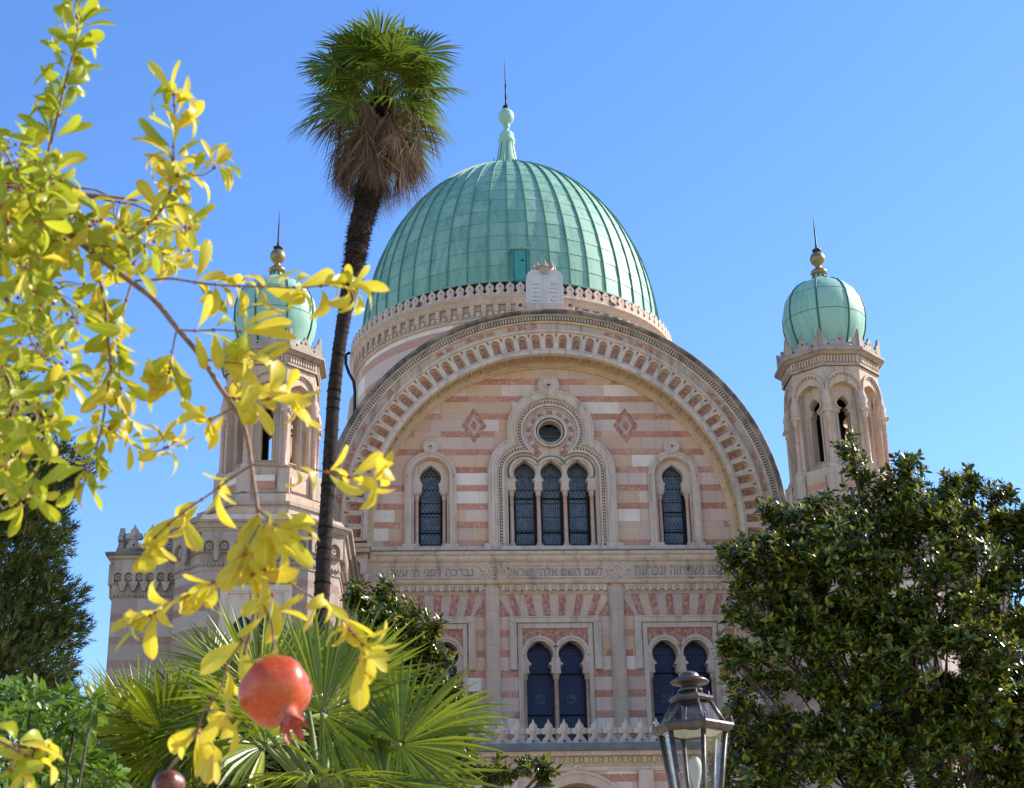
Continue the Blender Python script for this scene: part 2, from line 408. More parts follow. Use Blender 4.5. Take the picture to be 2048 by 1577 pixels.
M['groove_shade'] = simple('shade painted in the carving', (.10,.075,.058), (.20,.155,.12), 10, .9)  # dark tone stands in for shade in the carved grooves
M['tablet'] = stone('white marble tablets', (.66,.60,.55), (.60,.53,.475), .08, .25, blocks=False)
M['letters'] = simple('darkened letters', (.25,.185,.135), (.36,.27,.195), 10, .9)
# ================================================================== THE SYNAGOGUE
XC, ZS, RI, RO = 3.925, 16.24, 5.648, 7.02
YT, YF = 46.8, 46.0
syn = empty('synagogue', (XC, 50, 0), 'striped marble synagogue with a green copper dome, two turrets and a great round gable', 'synagogue')

# ---- facade wall below and inside the great arch
z_sill = zat(1096, YT)
hw = dict(zl=zat(944, YT), apex=zat(918.5, YT), zn=zat(961, YT), zc=zat(973.5, YT))
zo = zat(863.5, YT)
def trefoil(a, b, z0, n=18):
    dx, zl = .83, hw['zl']
    d = math.hypot(dx, zo-zl)
    # meeting point of left lobe (radius a) and the upper circle (radius b)
    L = (a*a - b*b + d*d)/(2*d); hgt = math.sqrt(max(a*a - L*L, 1e-6))
    ux, uz = dx/d, (zo-zl)/d                      # from left lobe centre to the upper centre
    px, pz = -dx + ux*L - uz*hgt, zl + uz*L + ux*hgt
    aa = math.degrees(math.atan2(pz-zl, px+dx)); ab = math.degrees(math.atan2(pz-zo, px))
    if ab < 0: ab += 360
    left = [(-(dx+a), z0)] + arc(-dx, zl, a, 180, aa, n) + arc(0, zo, b, ab, 90, n)[1:]
    right = [(-p[0], p[1]) for p in reversed(left[:-1])]
    return [(XC+p[0], p[1]) for p in left + right]
def multi_key(cx, dx, n, z0, half, zc, neck, zn, zl, r, apex):
    out = [(cx-half, z0), (cx+half, z0), (cx+half, zc)]
    for i in range(n-1, -1, -1):
        c = cx + (i-(n-1)/2)*dx
        k = keyhole(c, z0, zc, neck, neck, zn, zl, r, apex)
        out += [(c+neck, zc)] + k[4:-2] + [(c-neck, zc)]
    return out + [(cx-half, zc)]
def round_head(cx, z0, zc, r, n=24): return [(cx-r, z0), (cx+r, z0)] + arc(cx, zc, r, 0, 180, n)
def ring(mb, cx, cz, r0, r1, y0, y1, n=40, mi=0): mb.prism(circle(cx, cz, r1, n), y0, y1, [circle(cx, cz, r0, n)], mi)
def ring_arc(mb, cx, cz, r0, r1, y0, y1, a0, a1, n=20, mi=0):
    mb.prism(arc(cx, cz, r1, a0, a1, n) + arc(cx, cz, r0, a1, a0, n), y0, y1, (), mi)
def column(mb, x, y, z0, z1, r, mi=(0, 1), n=10):
    h = z1-z0; cap = min(.26, h*.16)
    mb.lathe([(r*1.5, .06), (r*1.5, .12), (r*1.15, .17), (r, .2), (r*.9, h-cap), (r*1.25, h-cap+.01), (r*1.25, h-cap+.04)], (x, y, z0), n, mi[0])
    mb.box(x-r*1.75, x+r*1.75, y-r*1.75, y+r*1.75, z0-.02, z0+.07, mi[1])
    mb.lathe([(r*1.1, h-cap+.04), (r*1.35, h-cap*.75), (r*1.2, h-cap*.55), (r*1.75, h-cap*.3)], (x, y, z0), n, mi[1])
    mb.box(x-r*1.9, x+r*1.9, y-r*1.9, y+r*1.9, z1-cap*.32, z1, mi[1])

sw = [XC + xat(863.5, 1000, YT) - xat(1107, 1000, YT), XC + xat(1351, 1000, YT) - xat(1107, 1000, YT)]
sz = dict(zc=zat(982, YT), zn=zat(969, YT), zl=zat(953, YT), apex=zat(928, YT))
holes = [trefoil(.64, .92, z_sill)] + [round_head(c, z_sill, sz['zl'], .56) for c in sw]
b = MB()
b.prism([(XC-RI-.12, z_sill-.02)] + [(XC+RI+.12, z_sill-.02)] + arc(XC, ZS, RI+.12, 0, 180, 64), YT, YT+.5, holes, 0, side=1)
gable = b.build('gable_wall', [M['tym'], M['moulding']], syn)
for s in (-1, 1):                                    # diamond inlays either side of the round window
    b = MB()
    c = (XC + s*2.39, zat(852, YT, 1107))
    for q, (w, h, mi) in enumerate(((.40, .60, 0), (.22, .34, 1), (.12, .19, 0))):
        y = YT - .004*(q+1)
        b.prism([(c[0]-w, c[1]), (c[0], c[1]-h), (c[0]+w, c[1]), (c[0], c[1]+h)], y, YT, (), mi, sides=False)
    b.build('diamond_inlay', [M['red'], M['pale']], gable)

def bead_row(mb, pts, s, y, r=.028, mi=0):
    "small square beads along a line"
    acc = 0.0
    for i in range(len(pts)-1):
        a = Vector((pts[i][0], pts[i][1])); c = Vector((pts[i+1][0], pts[i+1][1])); L = (c-a).length
        while acc < L:
            p = a + (c-a)*(acc/L); mb.box(p.x-r, p.x+r, y, y+.05, p.y-r, p.y+r, mi); acc += s
        acc -= L
# ---- windows
def scroll(mb, x, z, r, y):
    mb.prism(circle(x, z, r, 30), y, YT, (), 0)
    ring(mb, x, z, r*.80, r*.90, y-.025, y+.001, 30, 0)
    ring(mb, x, z, r*.14, r*.26, y-.05, y+.001, 16, 0)
    mb.prism(circle(x, z, r*.14, 12), y-.012, y, (), 1, sides=False)
for c in sw:
    w = MB()
    fr = round_head(c, z_sill, sz['zl'], .80); inn = round_head(c, z_sill+.0, sz['zl'], .60)
    w.prism([(p[0], p[1]) for p in fr], YT-.11, YT+.02, [[(p[0], max(p[1], z_sill+.001)) for p in inn]], 0)
    ring_arc(w, c, sz['zl'], .70, .735, YT-.14, YT-.10, -3, 183, 30)
    ring_arc(w, c, sz['zl'], .575, .625, YT-.06, YT+.03, 0, 180, 30)
    for s in (-1, 1):
        w.box(c+s*.70-.0, c+s*.735, YT-.14, YT-.11, z_sill, sz['zl'])
        w.box(c+s*.575, c+s*.625, YT-.06, YT+.03, z_sill, sz['zl'])
        w.box(c+s*.64-.22, c+s*.64+.22, YT-.16, YT-.112, z_sill-.01, z_sill+.10)
    scroll(w, c+.01, zat(896, YT), .25, YT-.13)
    wo = w.build('window', [M['moulding'], M['dark']], syn)
    k = keyhole(c, z_sill, sz['zc'], .50, .27, sz['zn'], sz['zl'], .33, sz['apex'])
    w = MB(); w.prism(round_head(c, z_sill-.0, sz['zl'], .575), YT+.10, YT+.34, [[(p[0], max(p[1], z_sill+.002)) for p in k]], 0)
    w.build('keyhole_arch', M['moulding'], wo)
    for s in (-1, 1):
        w = MB(); column(w, c+s*.42, YT+.17, z_sill+.05, sz['zc'], .058); w.build('column', [M['rosy'], M['pale']], wo)
    w = MB(); w.box(c-.60, c+.60, YT+.5, YT+.52, z_sill-.02, sz['apex']+.1)
    w.build('glass', M['glass'], wo)
    w = MB()
    for s in (-1, 1): w.box(c+s*.30, c+s*.56, YT+.36, YT+.49, z_sill, sz['zc']+.1)  # dark side panels stand in for the shaded gaps behind the columns
    for zz in (.33, .68): w.box(c-.33, c+.33, YT+.45, YT+.49, z_sill+2.0*zz*.92, z_sill+2.0*zz*.92+.035)
    w.build('bars_and_dark_gaps', M['dark'], wo)

w = MB()                                              # the great window: three lights under a round one
to, ti = trefoil(1.16, 1.385, z_sill), trefoil(.86, 1.075, z_sill+.001)
w.prism(to, YT-.13, YT+.02, [ti], 0)
for a, bb, y in ((1.10, 1.325, .165), (.90, 1.115, .165)):
    w.prism(trefoil(a+.03, bb+.03, z_sill+.002), YT-y, YT-.12, [trefoil(a-.015, bb-.015, z_sill+.003)], 0)
w.prism(trefoil(.86, 1.075, z_sill+.002), YT-.035, YT+.02, [trefoil(.80, 1.02, z_sill+.003)], 0)
w.prism(trefoil(.80, 1.02, z_sill+.003), YT-.008, YT+.02, [trefoil(.715, .935, z_sill+.004)], 1)  # groove behind the beads, its shade put into the colour
w.prism(trefoil(.715, .935, z_sill+.003), YT-.05, YT+.03, [trefoil(.64, .86, z_sill+.004)], 0)
bead_row(w, trefoil(.757, .977, z_sill+.08, 40), .098, YT-.045, .027)
for s in (-1, 1): w.box(XC+s*1.86-.26, XC+s*1.86+.26, YT-.18, YT-.132, z_sill-.01, z_sill+.10)
scroll(w, XC+.0+xat(1100.6,775,YT)-xat(1102,775,YT), zat(775, YT), .355, YT-.15)
great = w.build('window', [M['moulding'], M['groove_shade']], syn)
w = MB()
mk = multi_key(XC, .83, 3, z_sill+.002, 1.36, hw['zc'], .30, hw['zn'], hw['zl'], .34, hw['apex'])
w.prism(trefoil(.66, .88, z_sill), YT+.08, YT+.36, [mk, circle(XC, zo, .37, 32)], 0)
for i, (a0, a1) in enumerate(((35, 205), (35, 145), (-25, 145))):
    cx = XC + (i-1)*.83
    ring_arc(w, cx, hw['zl']+.02, .40, .49, YT+.02, YT+.09, a0, a1, 20)
    ring_arc(w, cx, hw['zl']+.02, .50, .535, YT+.045, YT+.09, a0+4, a1-4 if i < 2 else a1, 20, 1)
for r0, r1, y in ((.37, .41, -.02), (.45, .53, -.07), (.86, .90, .03)):
    if r1 < .8: ring(w, XC, zo, r0, r1, YT+y, YT+.09, 40)
ring_arc(w, XC, zo, .80, .845, YT+.01, YT+.09, -50, 230, 40)
ring(w, XC, zo, .40, .46, YT+.035, YT+.085, 40, 1)
for i in range(11):                                    # red marble inlays round the round window
    a = R(90 + (i-5)*27); cx, cz = XC+.665*math.cos(a), zo+.665*math.sin(a)
    t = Vector((-math.sin(a), math.cos(a))); rr = Vector((math.cos(a), math.sin(a)))
    q = [(cx+t.x*u+rr.x*v_, cz+t.y*u+rr.y*v_) for u, v_ in ((-.10,-.075),(0,-.05),(.10,-.075),(.085,0),(.10,.085),(0,.06),(-.10,.085),(-.085,0))]
    w.prism(q, YT+.075, YT+.085, (), 2)
for s in (-1, 1):
    w.prism([(XC+s*.42+u*.16, zo-.70+v_*.15) for u, v_ in ((-1,0),(0,-1),(1,0),(0,1))], YT+.074, YT+.085, (), 2)
w.build('keyhole_arch', [M['moulding'], M['groove_shade'], M['red']], great)
for i in range(4):
    w = MB(); column(w, XC+(i-1.5)*.83, YT+.2, z_sill+.05, hw['zc'], .068); w.build('column', [M['rosy'], M['pale']], great)
w = MB(); w.box(XC-1.4, XC+1.4, YT+.55, YT+.57, z_sill-.02, hw['apex']+.1); w.box(XC-.4, XC+.4, YT+.62, YT+.64, zo-.4, zo+.4)
w.build('glass', M['glass'], great)
w = MB()
for i in range(3):
    c = XC+(i-1)*.83
    for s in (-1, 1): w.box(min(c+s*.28, c+s*.40), max(c+s*.28, c+s*.40), YT+.40, YT+.54, z_sill, hw['zc']+.1)  # dark panels in place of the shaded gaps beside each light
    for zz in (.62, 1.72): w.box(c-.31, c+.31, YT+.50, YT+.54, z_sill+zz, z_sill+zz+.045)
w.build('bars_and_dark_gaps', M['dark'], great)

# ---- the great arch
path = [(z_sill-.25, 0.0)] + [(ZS, R(a)) for a in np.arange(0, 180.01, 2.0)] + [(z_sill-.25, PI)]
def sweep(mb, prof, mi=0, smooth=False):
    v = []; f = []; k = len(prof)
    for z, a in path:
        for r, y in prof: v.append((XC + r*math.cos(a), y, z + r*math.sin(a)))
    for i in range(len(path)-1):
        for q in range(k-1): f.append((i*k+q, i*k+q+1, (i+1)*k+q+1, (i+1)*k+q))
    mb.add(v, f, mi, smooth)
def polar_xf(a, zc=ZS):
    ca, sa = math.cos(a), math.sin(a)
    return lambda p: Vector((XC + ca*p.z - sa*p.x, p.y, zc + sa*p.z + ca*p.x))
RA = 6.40
A = MB()
sweep(A, [(RA, YF), (RA, YF-.05), (RA+.03, YF-.07), (RA+.09, YF-.05), (RA+.09, YF-.01)], 0)
sweep(A, [(RA+.09, YF-.01), (6.70, YF-.01)], 1)
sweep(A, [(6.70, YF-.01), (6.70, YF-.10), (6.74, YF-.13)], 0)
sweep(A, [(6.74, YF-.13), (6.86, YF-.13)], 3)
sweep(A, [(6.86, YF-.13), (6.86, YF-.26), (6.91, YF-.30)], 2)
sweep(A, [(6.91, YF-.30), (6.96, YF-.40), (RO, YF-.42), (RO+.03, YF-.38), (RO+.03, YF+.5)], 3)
for i in range(0, 236):                                # dentils
    a = R(i*.762+.3); A.box(-.028, .028, YF-.22, YF-.128, 6.745, 6.855, 1, polar_xf(a))
for s in (0, PI):
    for k in range(5): A.box(-.028, .028, YF-.22, YF-.128, 6.745, 6.855, 1, polar_xf(s, ZS-.06-.095*k))
for i in range(60):                                    # inlaid blocks above the niches
    if rng.random() < .45:
        A.box(-.13, .13, YF-.014, YF, 6.535, 6.655, 4, polar_xf(R(i*3+1.5)))
arch = A.build('arch', [M['moulding'], M['grey'], M['dirty'], M['crust'], M['red']], syn)
A = MB()                                               # soffit with shallow coffers
sweep(A, [(RI+.012, YF-.0), (RI+.012, YF+.66)], 0)
sweep(A, [(RI+.012, YF+.02), (RI-.03, YF+.02), (RI-.03, YF+.10), (RI+.012, YF+.10)], 0)
sweep(A, [(RI+.012, YF+.52), (RI-.03, YF+.52), (RI-.03, YF+.62), (RI-.10, YF+.64), (RI-.13, YF+.70), (RI-.17, YF+.73), (RI-.17, YT+.002)], 0)
for i in range(46): A.box(-.035, .035, YF+.10, YF+.52, RI-.03, RI+.01, 0, polar_xf(R(i*4)))
for i in range(45):
    A.box(-.11, .11, YF+.2, YF+.42, RI-.004, RI+.01, 1, polar_xf(R(i*4+2)))
A.build('soffit', [M['soffit'], M['ochre']], arch)
def niche(a, zc=ZS, left=None, right=None):
    n = MB(); xf = polar_xf(a, zc)
    if left is None:
        t = math.tan(R(2)); wedge = [(-RI*math.sin(R(2)), RI*math.cos(R(2))), (RI*math.sin(R(2)), RI*math.cos(R(2))), (RA*math.sin(R(2)), RA*math.cos(R(2))), (-RA*math.sin(R(2)), RA*math.cos(R(2)))]
    else: wedge = [(left, RI), (right, RI), (right, RA), (left, RA)]
    hole = [(-.13, 5.845), (.13, 5.845)] + arc(0, 6.205, .13, 0, 180, 10)
    n.prism(wedge, YF-.0, YF+.10, [hole], 0, xf=xf)
    n.box(wedge[0][0]+.002, wedge[1][0]-.002, YF-.05, YF-.002, RI-.002, RI+.125, 0, xf)       # plain inner fillet
    hin = [(-.088, 5.845), (.088, 5.845)] + arc(0, 6.155, .088, 0, 180, 8)
    n.prism([(p[0]*1.02, p[1]) for p in hole], YF+.10, YF+.15, [hin], 1, xf=xf)
    n.prism(hin, YF+.14, YF+.15, (), 2, xf=xf, sides=False)
    for s in (-1, 1):
        if wedge[2][0] > .2: n.prism([(s*.205, 6.22), (s*.215+.03, 6.35), (s*.215-.03, 6.35)], YF-.004, YF, (), 2, xf=xf)
    n.box(-.135, .135, YF-.02, YF+.0, 5.815, 5.845, 0, xf)
    return n.build('niche', [M['moulding'], M['ochre'], M['red']], arch)
for i in range(45): niche(R(i*4+2))
for a, s in ((0.0, 1), (PI, -1)):
    niche(a, ZS-.22, -.235, .215) if s > 0 else niche(a, ZS-.22, -.215, .235)

# ---- barrel roof behind the arch, body under the drum
b = MB(); ar = [(ZS, R(a)) for a in range(0, 181, 4)]
def barrel(r, y0, y1, mi=0):
    v = []; n = len(ar)
    for y in (y0, y1):
        for z, a in ar: v.append((XC+r*math.cos(a), y, z+r*math.sin(a)))
    b.add(v, [(i, i+1, n+i+1, n+i) for i in range(n-1)], mi, True)
barrel(RO-.06, YF+.45, 63)
b.box(XC-6.9, XC+6.9, YF+2.4, 63, 0, ZS, 1)
b.box(XC-8.6, XC+8.6, 60, 77.5, 0, 22.3, 1)
b.box(XC-14, XC+14, 62, 75.5, 0, 20.5, 1)
b.build('roof', [M['lead'], M['side']], syn)

# ---- tablets of the law with a crown on the crest of the arch
ty = YF+.25
tb = MB()
z0t, z1t = zat(627, YF+.1), zat(612, YF+.1)
px0 = XC + xat(1098, 600, YF) - xat(1103, 600, YF)
tb.box(px0-.72, px0+.72, YF-.12, YF+.7, z0t-.35, z0t+.06); tb.box(px0-.66, px0+.66, YF-.05, YF+.62, z0t+.06, z1t)
for s in (-1, 1): tb.prism([(px0+s*.62, z1t-.0), (px0+s*1.15, z0t-.1), (px0+s*.62, z0t-.1)], YF+.0, YF+.55, (), 0, back=True)
for s in (-1, 1): ring(tb, px0+s*.80, z1t+.02, .07, .15, YF+.1, YF+.4, 20)
zt0, zt1 = z1t, zat(557, YF+.15)
prof = [(px0-.585, zt0), (px0+.585, zt0)] + arc(px0+.30, zt1, .285, 0, 140, 10) + arc(px0-.30, zt1, .285, 40, 180, 10)
tb.prism(prof, YF+.1, YF+.5, (), 1, back=True)
for s in (-1, 1):
    f = [(px0+s*.28-.23, zt0+.08), (px0+s*.28+.23, zt0+.08)] + arc(px0+s*.28, zt1-.02, .23, 0, 180, 12)
    tb.prism(f, YF+.085, YF+.1, [[(px0+s*.28+(p[0]-px0-s*.28)*.93, zt0+.10+(p[1]-zt0-.08)*.965) for p in f]], 1)
tabs = tb.build('law_tablets', [M['pale'], M['tablet']], syn)
cb = MB(); zc0 = zat(549, YF+.2)
cb.lathe([(.26, -.06), (.29, 0), (.27, .03), (.29, .08), (.345, .25), (.30, .25), (.2, .12)], (px0, YF+.32, zc0), 16, 0)
for i in range(8):
    a = 2*PI*i/8 + PI/2
    x, y = px0+.33*math.cos(a), YF+.32+.33*math.sin(a)
    cb.lathe([(.0, .42), (.035, .36), (.075, .28), (.06, .2), (.03, .16)], (x, y, zc0), 8, 0)
    cb.lathe([(0, .40), (.035, .37), (0, .33)], (x*.5+px0*.5, y*.5+(YF+.32)*.5, zc0), 6, 0)
cb.lathe([(.0, .47), (.05, .42), (.0, .36)], (px0, YF+.32, zc0), 8, 0)
cb.build('crown', M['dirty'], tabs)

# ---- lettering
def text_mesh(name, body, centre, height, width, mat, parent, y, extrude=.012):
    cu = bpy.data.curves.new(name, 'FONT'); cu.body = body; cu.size = 1; cu.extrude = extrude; cu.align_x = 'CENTER'
    o = bpy.data.objects.new(name, cu); C.objects.link(o)
    dg = bpy.context.evaluated_depsgraph_get(); me = bpy.data.meshes.new_from_object(o.evaluated_get(dg))
    C.objects.unlink(o); bpy.data.objects.remove(o); bpy.data.curves.remove(cu)
    n = len(me.vertices)
    if not n: return None
    co = np.empty(n*3); me.vertices.foreach_get('co', co); co = co.reshape(-1, 3)
    lo, hi = co.min(0), co.max(0)
    s = height/(hi[1]-lo[1]); sx = width/(hi[0]-lo[0]) if width else s
    out = np.c_[(co[:, 0]-(lo[0]+hi[0])/2)*sx + centre[0], y - co[:, 2], (co[:, 1]-(lo[1]+hi[1])/2)*s + centre[1]]
    me.vertices.foreach_set('co', out.ravel()); me.update(); me.materials.clear(); me.materials.append(mat); me.name = name
    o = bpy.data.objects.new(name, me); C.objects.link(o)
    return adopt(o, parent)
rtl = lambda s: s[::-1]
lines = (('אנכי', 'לא יהיה', 'לא תשא', 'זכור', 'כבד'), ('לא תרצח', 'לא תנאף', 'לא תגנב', 'לא תענה', 'לא תחמד'))
for s, col in ((1, 0), (-1, 1)):
    for q, t in enumerate(lines[col]):
        text_mesh('carved_text', rtl(t), (px0+s*.28, zt0+.18+(4-q)*.145), .062, .26 if len(t) > 4 else .2, M['pale'], tabs, YF+.096, .007)

# ---- cornice and inscribed frieze under the gable
def run(mb, x0, x1, prof, mi=0, y_back=YT+.1):
    "a moulding with profile [(y, z)...] running along x"
    k = len(prof)
    v = [(x0, y, z) for y, z in prof] + [(x1, y, z) for y, z in prof]
    mb.add(v, [(i, i+1, k+i+1, k+i) for i in range(k-1)] + [tuple(range(k)), tuple(range(k, 2*k))[::-1]], mi)
xl, xr = XC-RI+.0, XC+RI-.0
za, zb, zc_, zd, ze, zf_ = (zat(q, YT-.2) for q in (1104, 1110, 1123, 1162, 1168, 1184))
F = MB()
F.box(xl+.03, xr-.03, YT-.22, YT+.6, za, z_sill-.003, 0)
run(F, xl, xr, [(YT+.3, za), (YT-.46, za), (YT-.46, za-.035), (YT+.3, za-.035)], 2)
run(F, xl, xr, [(YT+.3, za-.037), (YT-.43, za-.037), (YT-.40, zb-.02), (YT-.33, zb-.06), (YT-.30, zc_+.06), (YT-.24, zc_), (YT+.3, zc_)], 0)
F.box(xl, xr, YT-.20, YT+.3, zd, zc_-.002, 1)
run(F, xl, xr, [(YT+.3, zd-.002), (YT-.30, zd-.002), (YT-.30, zd-.04), (YT-.24, ze), (YT+.3, ze)], 0)
frieze = F.build('frieze', [M['moulding'], M['frieze'], M['lead']], syn)
yl = YT-.20; zm = (zc_+zd)/2
C_ = MB()
def xf_(px): return XC + xat(px, 1145, YT-.2) - xat(1114, 1145, YT-.2)
def cart(x0, x1, r, t=.03):
    o = arc(x1-r, zm, r, -90, 90, 14) + arc(x0+r, zm, r, 90, 270, 14)
    i = arc(x1-r, zm, r-t, -90, 90, 14) + arc(x0+r, zm, r-t, 90, 270, 14)
    C_.prism(o, yl-.035, yl, [i], 0)
spans = [(757, 970), (1011, 1220), (1257, 1464)]
for a, c in spans:
    cart(xf_(a)+.02, xf_(c)-.02, .205)
    for x in (xf_(a)-.03, xf_(c)+.03): ring(C_, x, zm, .035, .075, yl-.035, yl, 14)
for a in (783, 1464-22): 
    C_.prism(circle(xf_(a), zm, .045, 10), yl-.03, yl, (), 0)
for px in (990, 1238):
    x = xf_(px); ring(C_, x, zm, .165, .20, yl-.035, yl, 28)
    for fl in (0, 180):                                # six-pointed star of two interlaced triangles
        o = [(x+.155*math.cos(R(90+fl+120*k)), zm+.155*math.sin(R(90+fl+120*k))) for k in range(3)]
        i = [(x+.105*math.cos(R(90+fl+120*k)), zm+.105*math.sin(R(90+fl+120*k))) for k in range(3)]
        C_.prism(o, yl-.03-(.003 if fl else 0), yl, [i], 0)
    C_.prism(circle(x, zm, .03, 10), yl-.025, yl, (), 0)
C_.build('cartouche', M['moulding'], frieze)
for (a, c), t in zip(((779, 950), (1019, 1209), (1274, 1449)), ('נברכה לפני ה׳ עשנו', 'לשם השם אלהי ישראל', 'באו נשתחוה ונכרעה')):
    text_mesh('inscription', rtl(t), ((xf_(a)+xf_(c))/2, zm), .27, xf_(c)-xf_(a), M['letters'], frieze, yl-.004, .012)

# ---- lower front: pilasters, striped lintels, twin windows
XL = XC - .045; BAY = 3.745
tw = dict(zc=zat(1342, YT), zn=zat(1331, YT), zl=zat(1309, YT), apex=zat(1278, YT), z0=zat(1500, YT)-.6)
L = MB()
hl = [multi_key(XL+i*BAY, .945, 2, tw['z0'], 1.03, tw['zc'], .335, tw['zn'], tw['zl'], .385, tw['apex']) for i in (-1, 0, 1)]
L.prism([(XC-6.9, 0), (XC+6.9, 0), (XC+6.9, zf_+.3), (XC-6.9, zf_+.3)], YT, YT+.45, hl, 0, side=1)
lower = L.build('lower_wall', [M['low'], M['moulding']], syn)
for s in (-1.5, -.5, .5, 1.5):
    P = MB(); x = XL+s*BAY; w = .175
    P.box(x-w, x+w, YT-.17, YT+.1, 0, zd-.04, 0)
    for q in (-1, 1): P.box(x+q*w-.045, x+q*w+.045, YT-.10, YT+.1, 0, zd-.041, 1)
    P.build('pilaster', [M['pale'], M['moulding']], syn)
for i in (-1, 0, 1):
    x = XL+i*BAY; h = BAY/2-.22
    d = MB()
    d.box(x-h, x+h, YT-.09, YT, zf_+.02, ze, 0)                                 # stepped merlon band
    n = 14; st = 2*h/n
    for q in range(n):
        cx = x-h+st*(q+.5)
        d.box(cx-st*.25, cx+st*.25, YT-.17, YT-.09, ze-.20, ze-.002, 0)
        d.box(cx-st*.499, cx+st*.499, YT-.165, YT-.09, ze-.06, ze-.003, 0)
        d.box(cx+st*.5-st*.20, cx+st*.5+st*.20, YT-.135, YT-.09, ze-.15, ze-.062, 0); d.box(cx+st*.5-st*.22, cx+st*.5+st*.22, YT-.093, YT-.09, ze-.215, ze-.152, 1)
    run(d, x-h, x+h, [(YT, zf_+.018), (YT-.07, zf_+.018), (YT-.03, zf_-.03), (YT, zf_-.03)], 0)
    d.build('merlon_band', [M['moulding'], M['dirty']], lower)
    zv1, zv0 = zat(1187, YT), zat(1232.5, YT)
    v = MB(); v.box(x-h, x+h, YT-.012, YT, zv0, zv1, 0)
    for q in range(-2, 3):
        if q == 0: continue
    for q in (-2.5, -1.5, -.5, .5, 1.5, 2.5):
        tx, bx = q*.525, q*.445
        v.prism([(x+bx-.105, zv0+.01), (x+bx+.105, zv0+.01), (x+tx+.115, zv1-.03), (x+tx-.115, zv1-.03)], YT-.02, YT-.012, (), 1)
    for s in (-1, 1):
        q = [(x+s*(h-.02), zv0+.01), (x+s*(h-.02), zv0+.52), (x+s*(h-.34), zv0+.01)]
        v.prism(q, YT-.02, YT-.012, (), 1)
    v.build('striped_lintel', [M['pale'], M['red']], lower)
    w = MB(); zt, zq = zat(1234, YT), zat(1341, YT)
    fw = 1.36
    w.box(x-fw, x+fw, YT-.10, YT, zt-.20, zt, 0)
    for s in (-1, 1):
        a0, a1 = sorted((x+s*fw, x+s*(fw-.20)))
        w.box(a0, a1, YT-.10, YT, zq, zt-.202, 0)
        w.box(a0+.03, a1-.03, YT-.13, YT-.10, zt-.17, zt-.03, 0)
        w.box(a0+.06, a1-.06, YT-.107, YT-.09, zq+.2, zt-.26, 0)
        for e in (0, 1): w.box(a0 if e == 0 else a1-.04, a0+.04 if e == 0 else a1, YT-.125, YT-.1, zq+.02, zt-.21, 0)
        w.box(a0+.02, a1-.02, YT-.13, YT-.10, zq+.01, zq+.15, 0)
        w.box(x+s*1.045-.07, x+s*1.045+.07, YT-.06, YT+.02, tw['z0'], zq, 0)
        w.box(*sorted((x+s*1.12, x+s*.98)), YT-.05, YT, zq, zt-.33, 0)
    for e in (zt-.045, zt-.20): w.box(x-fw+.21, x+fw-.21, YT-.125, YT-.1, e, e+.04, 0)
    w.box(x-1.12, x+1.12, YT-.06, YT, zt-.36, zt-.21, 0)
    w.prism([(x-.98, tw['zl']), (x+.98, tw['zl']), (x+.98, zt-.36), (x-.98, zt-.36)], YT-.005, YT, [[(p[0], max(p[1], tw['zl']+.001)) for p in arc(x-.4725, tw['zl'], .48, 0, 180, 16)], [(p[0], max(p[1], tw['zl']+.001)) for p in arc(x+.4725, tw['zl'], .48, 0, 180, 16)]], 2)
    for s in (-1, 1):
        cx = x+s*.4725
        ring_arc(w, cx, tw['zl'], .39+.01, .47, YT-.035, YT+.01, -12, 192, 24)
        ring_arc(w, cx, tw['zl']+.02, .45, .535, YT-.075, YT+.01, 28 if s < 0 else -5, 185 if s < 0 else 152, 20)
        w.box(cx-.025, cx+.05, YT-.09, YT, tw['zl']+.52, tw['zl']+.60, 0)
        w.box(*sorted((x+s*.86, x+s*.985)), YT-.03, YT+.01, tw['zc'], tw['zl'], 0)
    w.box(x-.125, x+.125, YT-.031, YT+.01, tw['zc'], tw['zl']-.1, 0)
    wo = w.build('window', [M['moulding'], M['groove_shade'], M['red']], syn)
    for s in (-1, 0, 1):
        w = MB(); column(w, x+s*.94, YT+.1, tw['z0'], tw['zc'], .075); w.build('column', [M['rosy'], M['pale']], wo)
    w = MB(); w.box(x-1.06, x+1.06, YT+.46, YT+.48, tw['z0'], tw['apex']+.1)
    w.build('glass', M['blue_glass'], wo)
    for s in (-1, 1):
        cx = x+s*.4725
        for z in (tw['zc']-.02, tw['zc']-1.25):
            w = MB(); w.box(cx-.36, cx+.36, YT+.40, YT+.44, z, z+.035, 0); w.build('saddle_bar', M['dark'], wo)
        for z in (tw['zc']-.75, tw['zc']-2.05):
            w = MB()
            for r in (.05, .13): ring(w, cx, z, r, r+.015, YT+.44, YT+.458, 12, 1)
            for k in range(6): w.box(cx+.10*math.cos(R(60*k))-.02, cx+.10*math.cos(R(60*k))+.02, YT+.445, YT+.458, z+.10*math.sin(R(60*k))-.02, z+.10*math.sin(R(60*k))+.02, 1)
            w.build('glass_rosette', [M['dark'], M['glass']], wo)
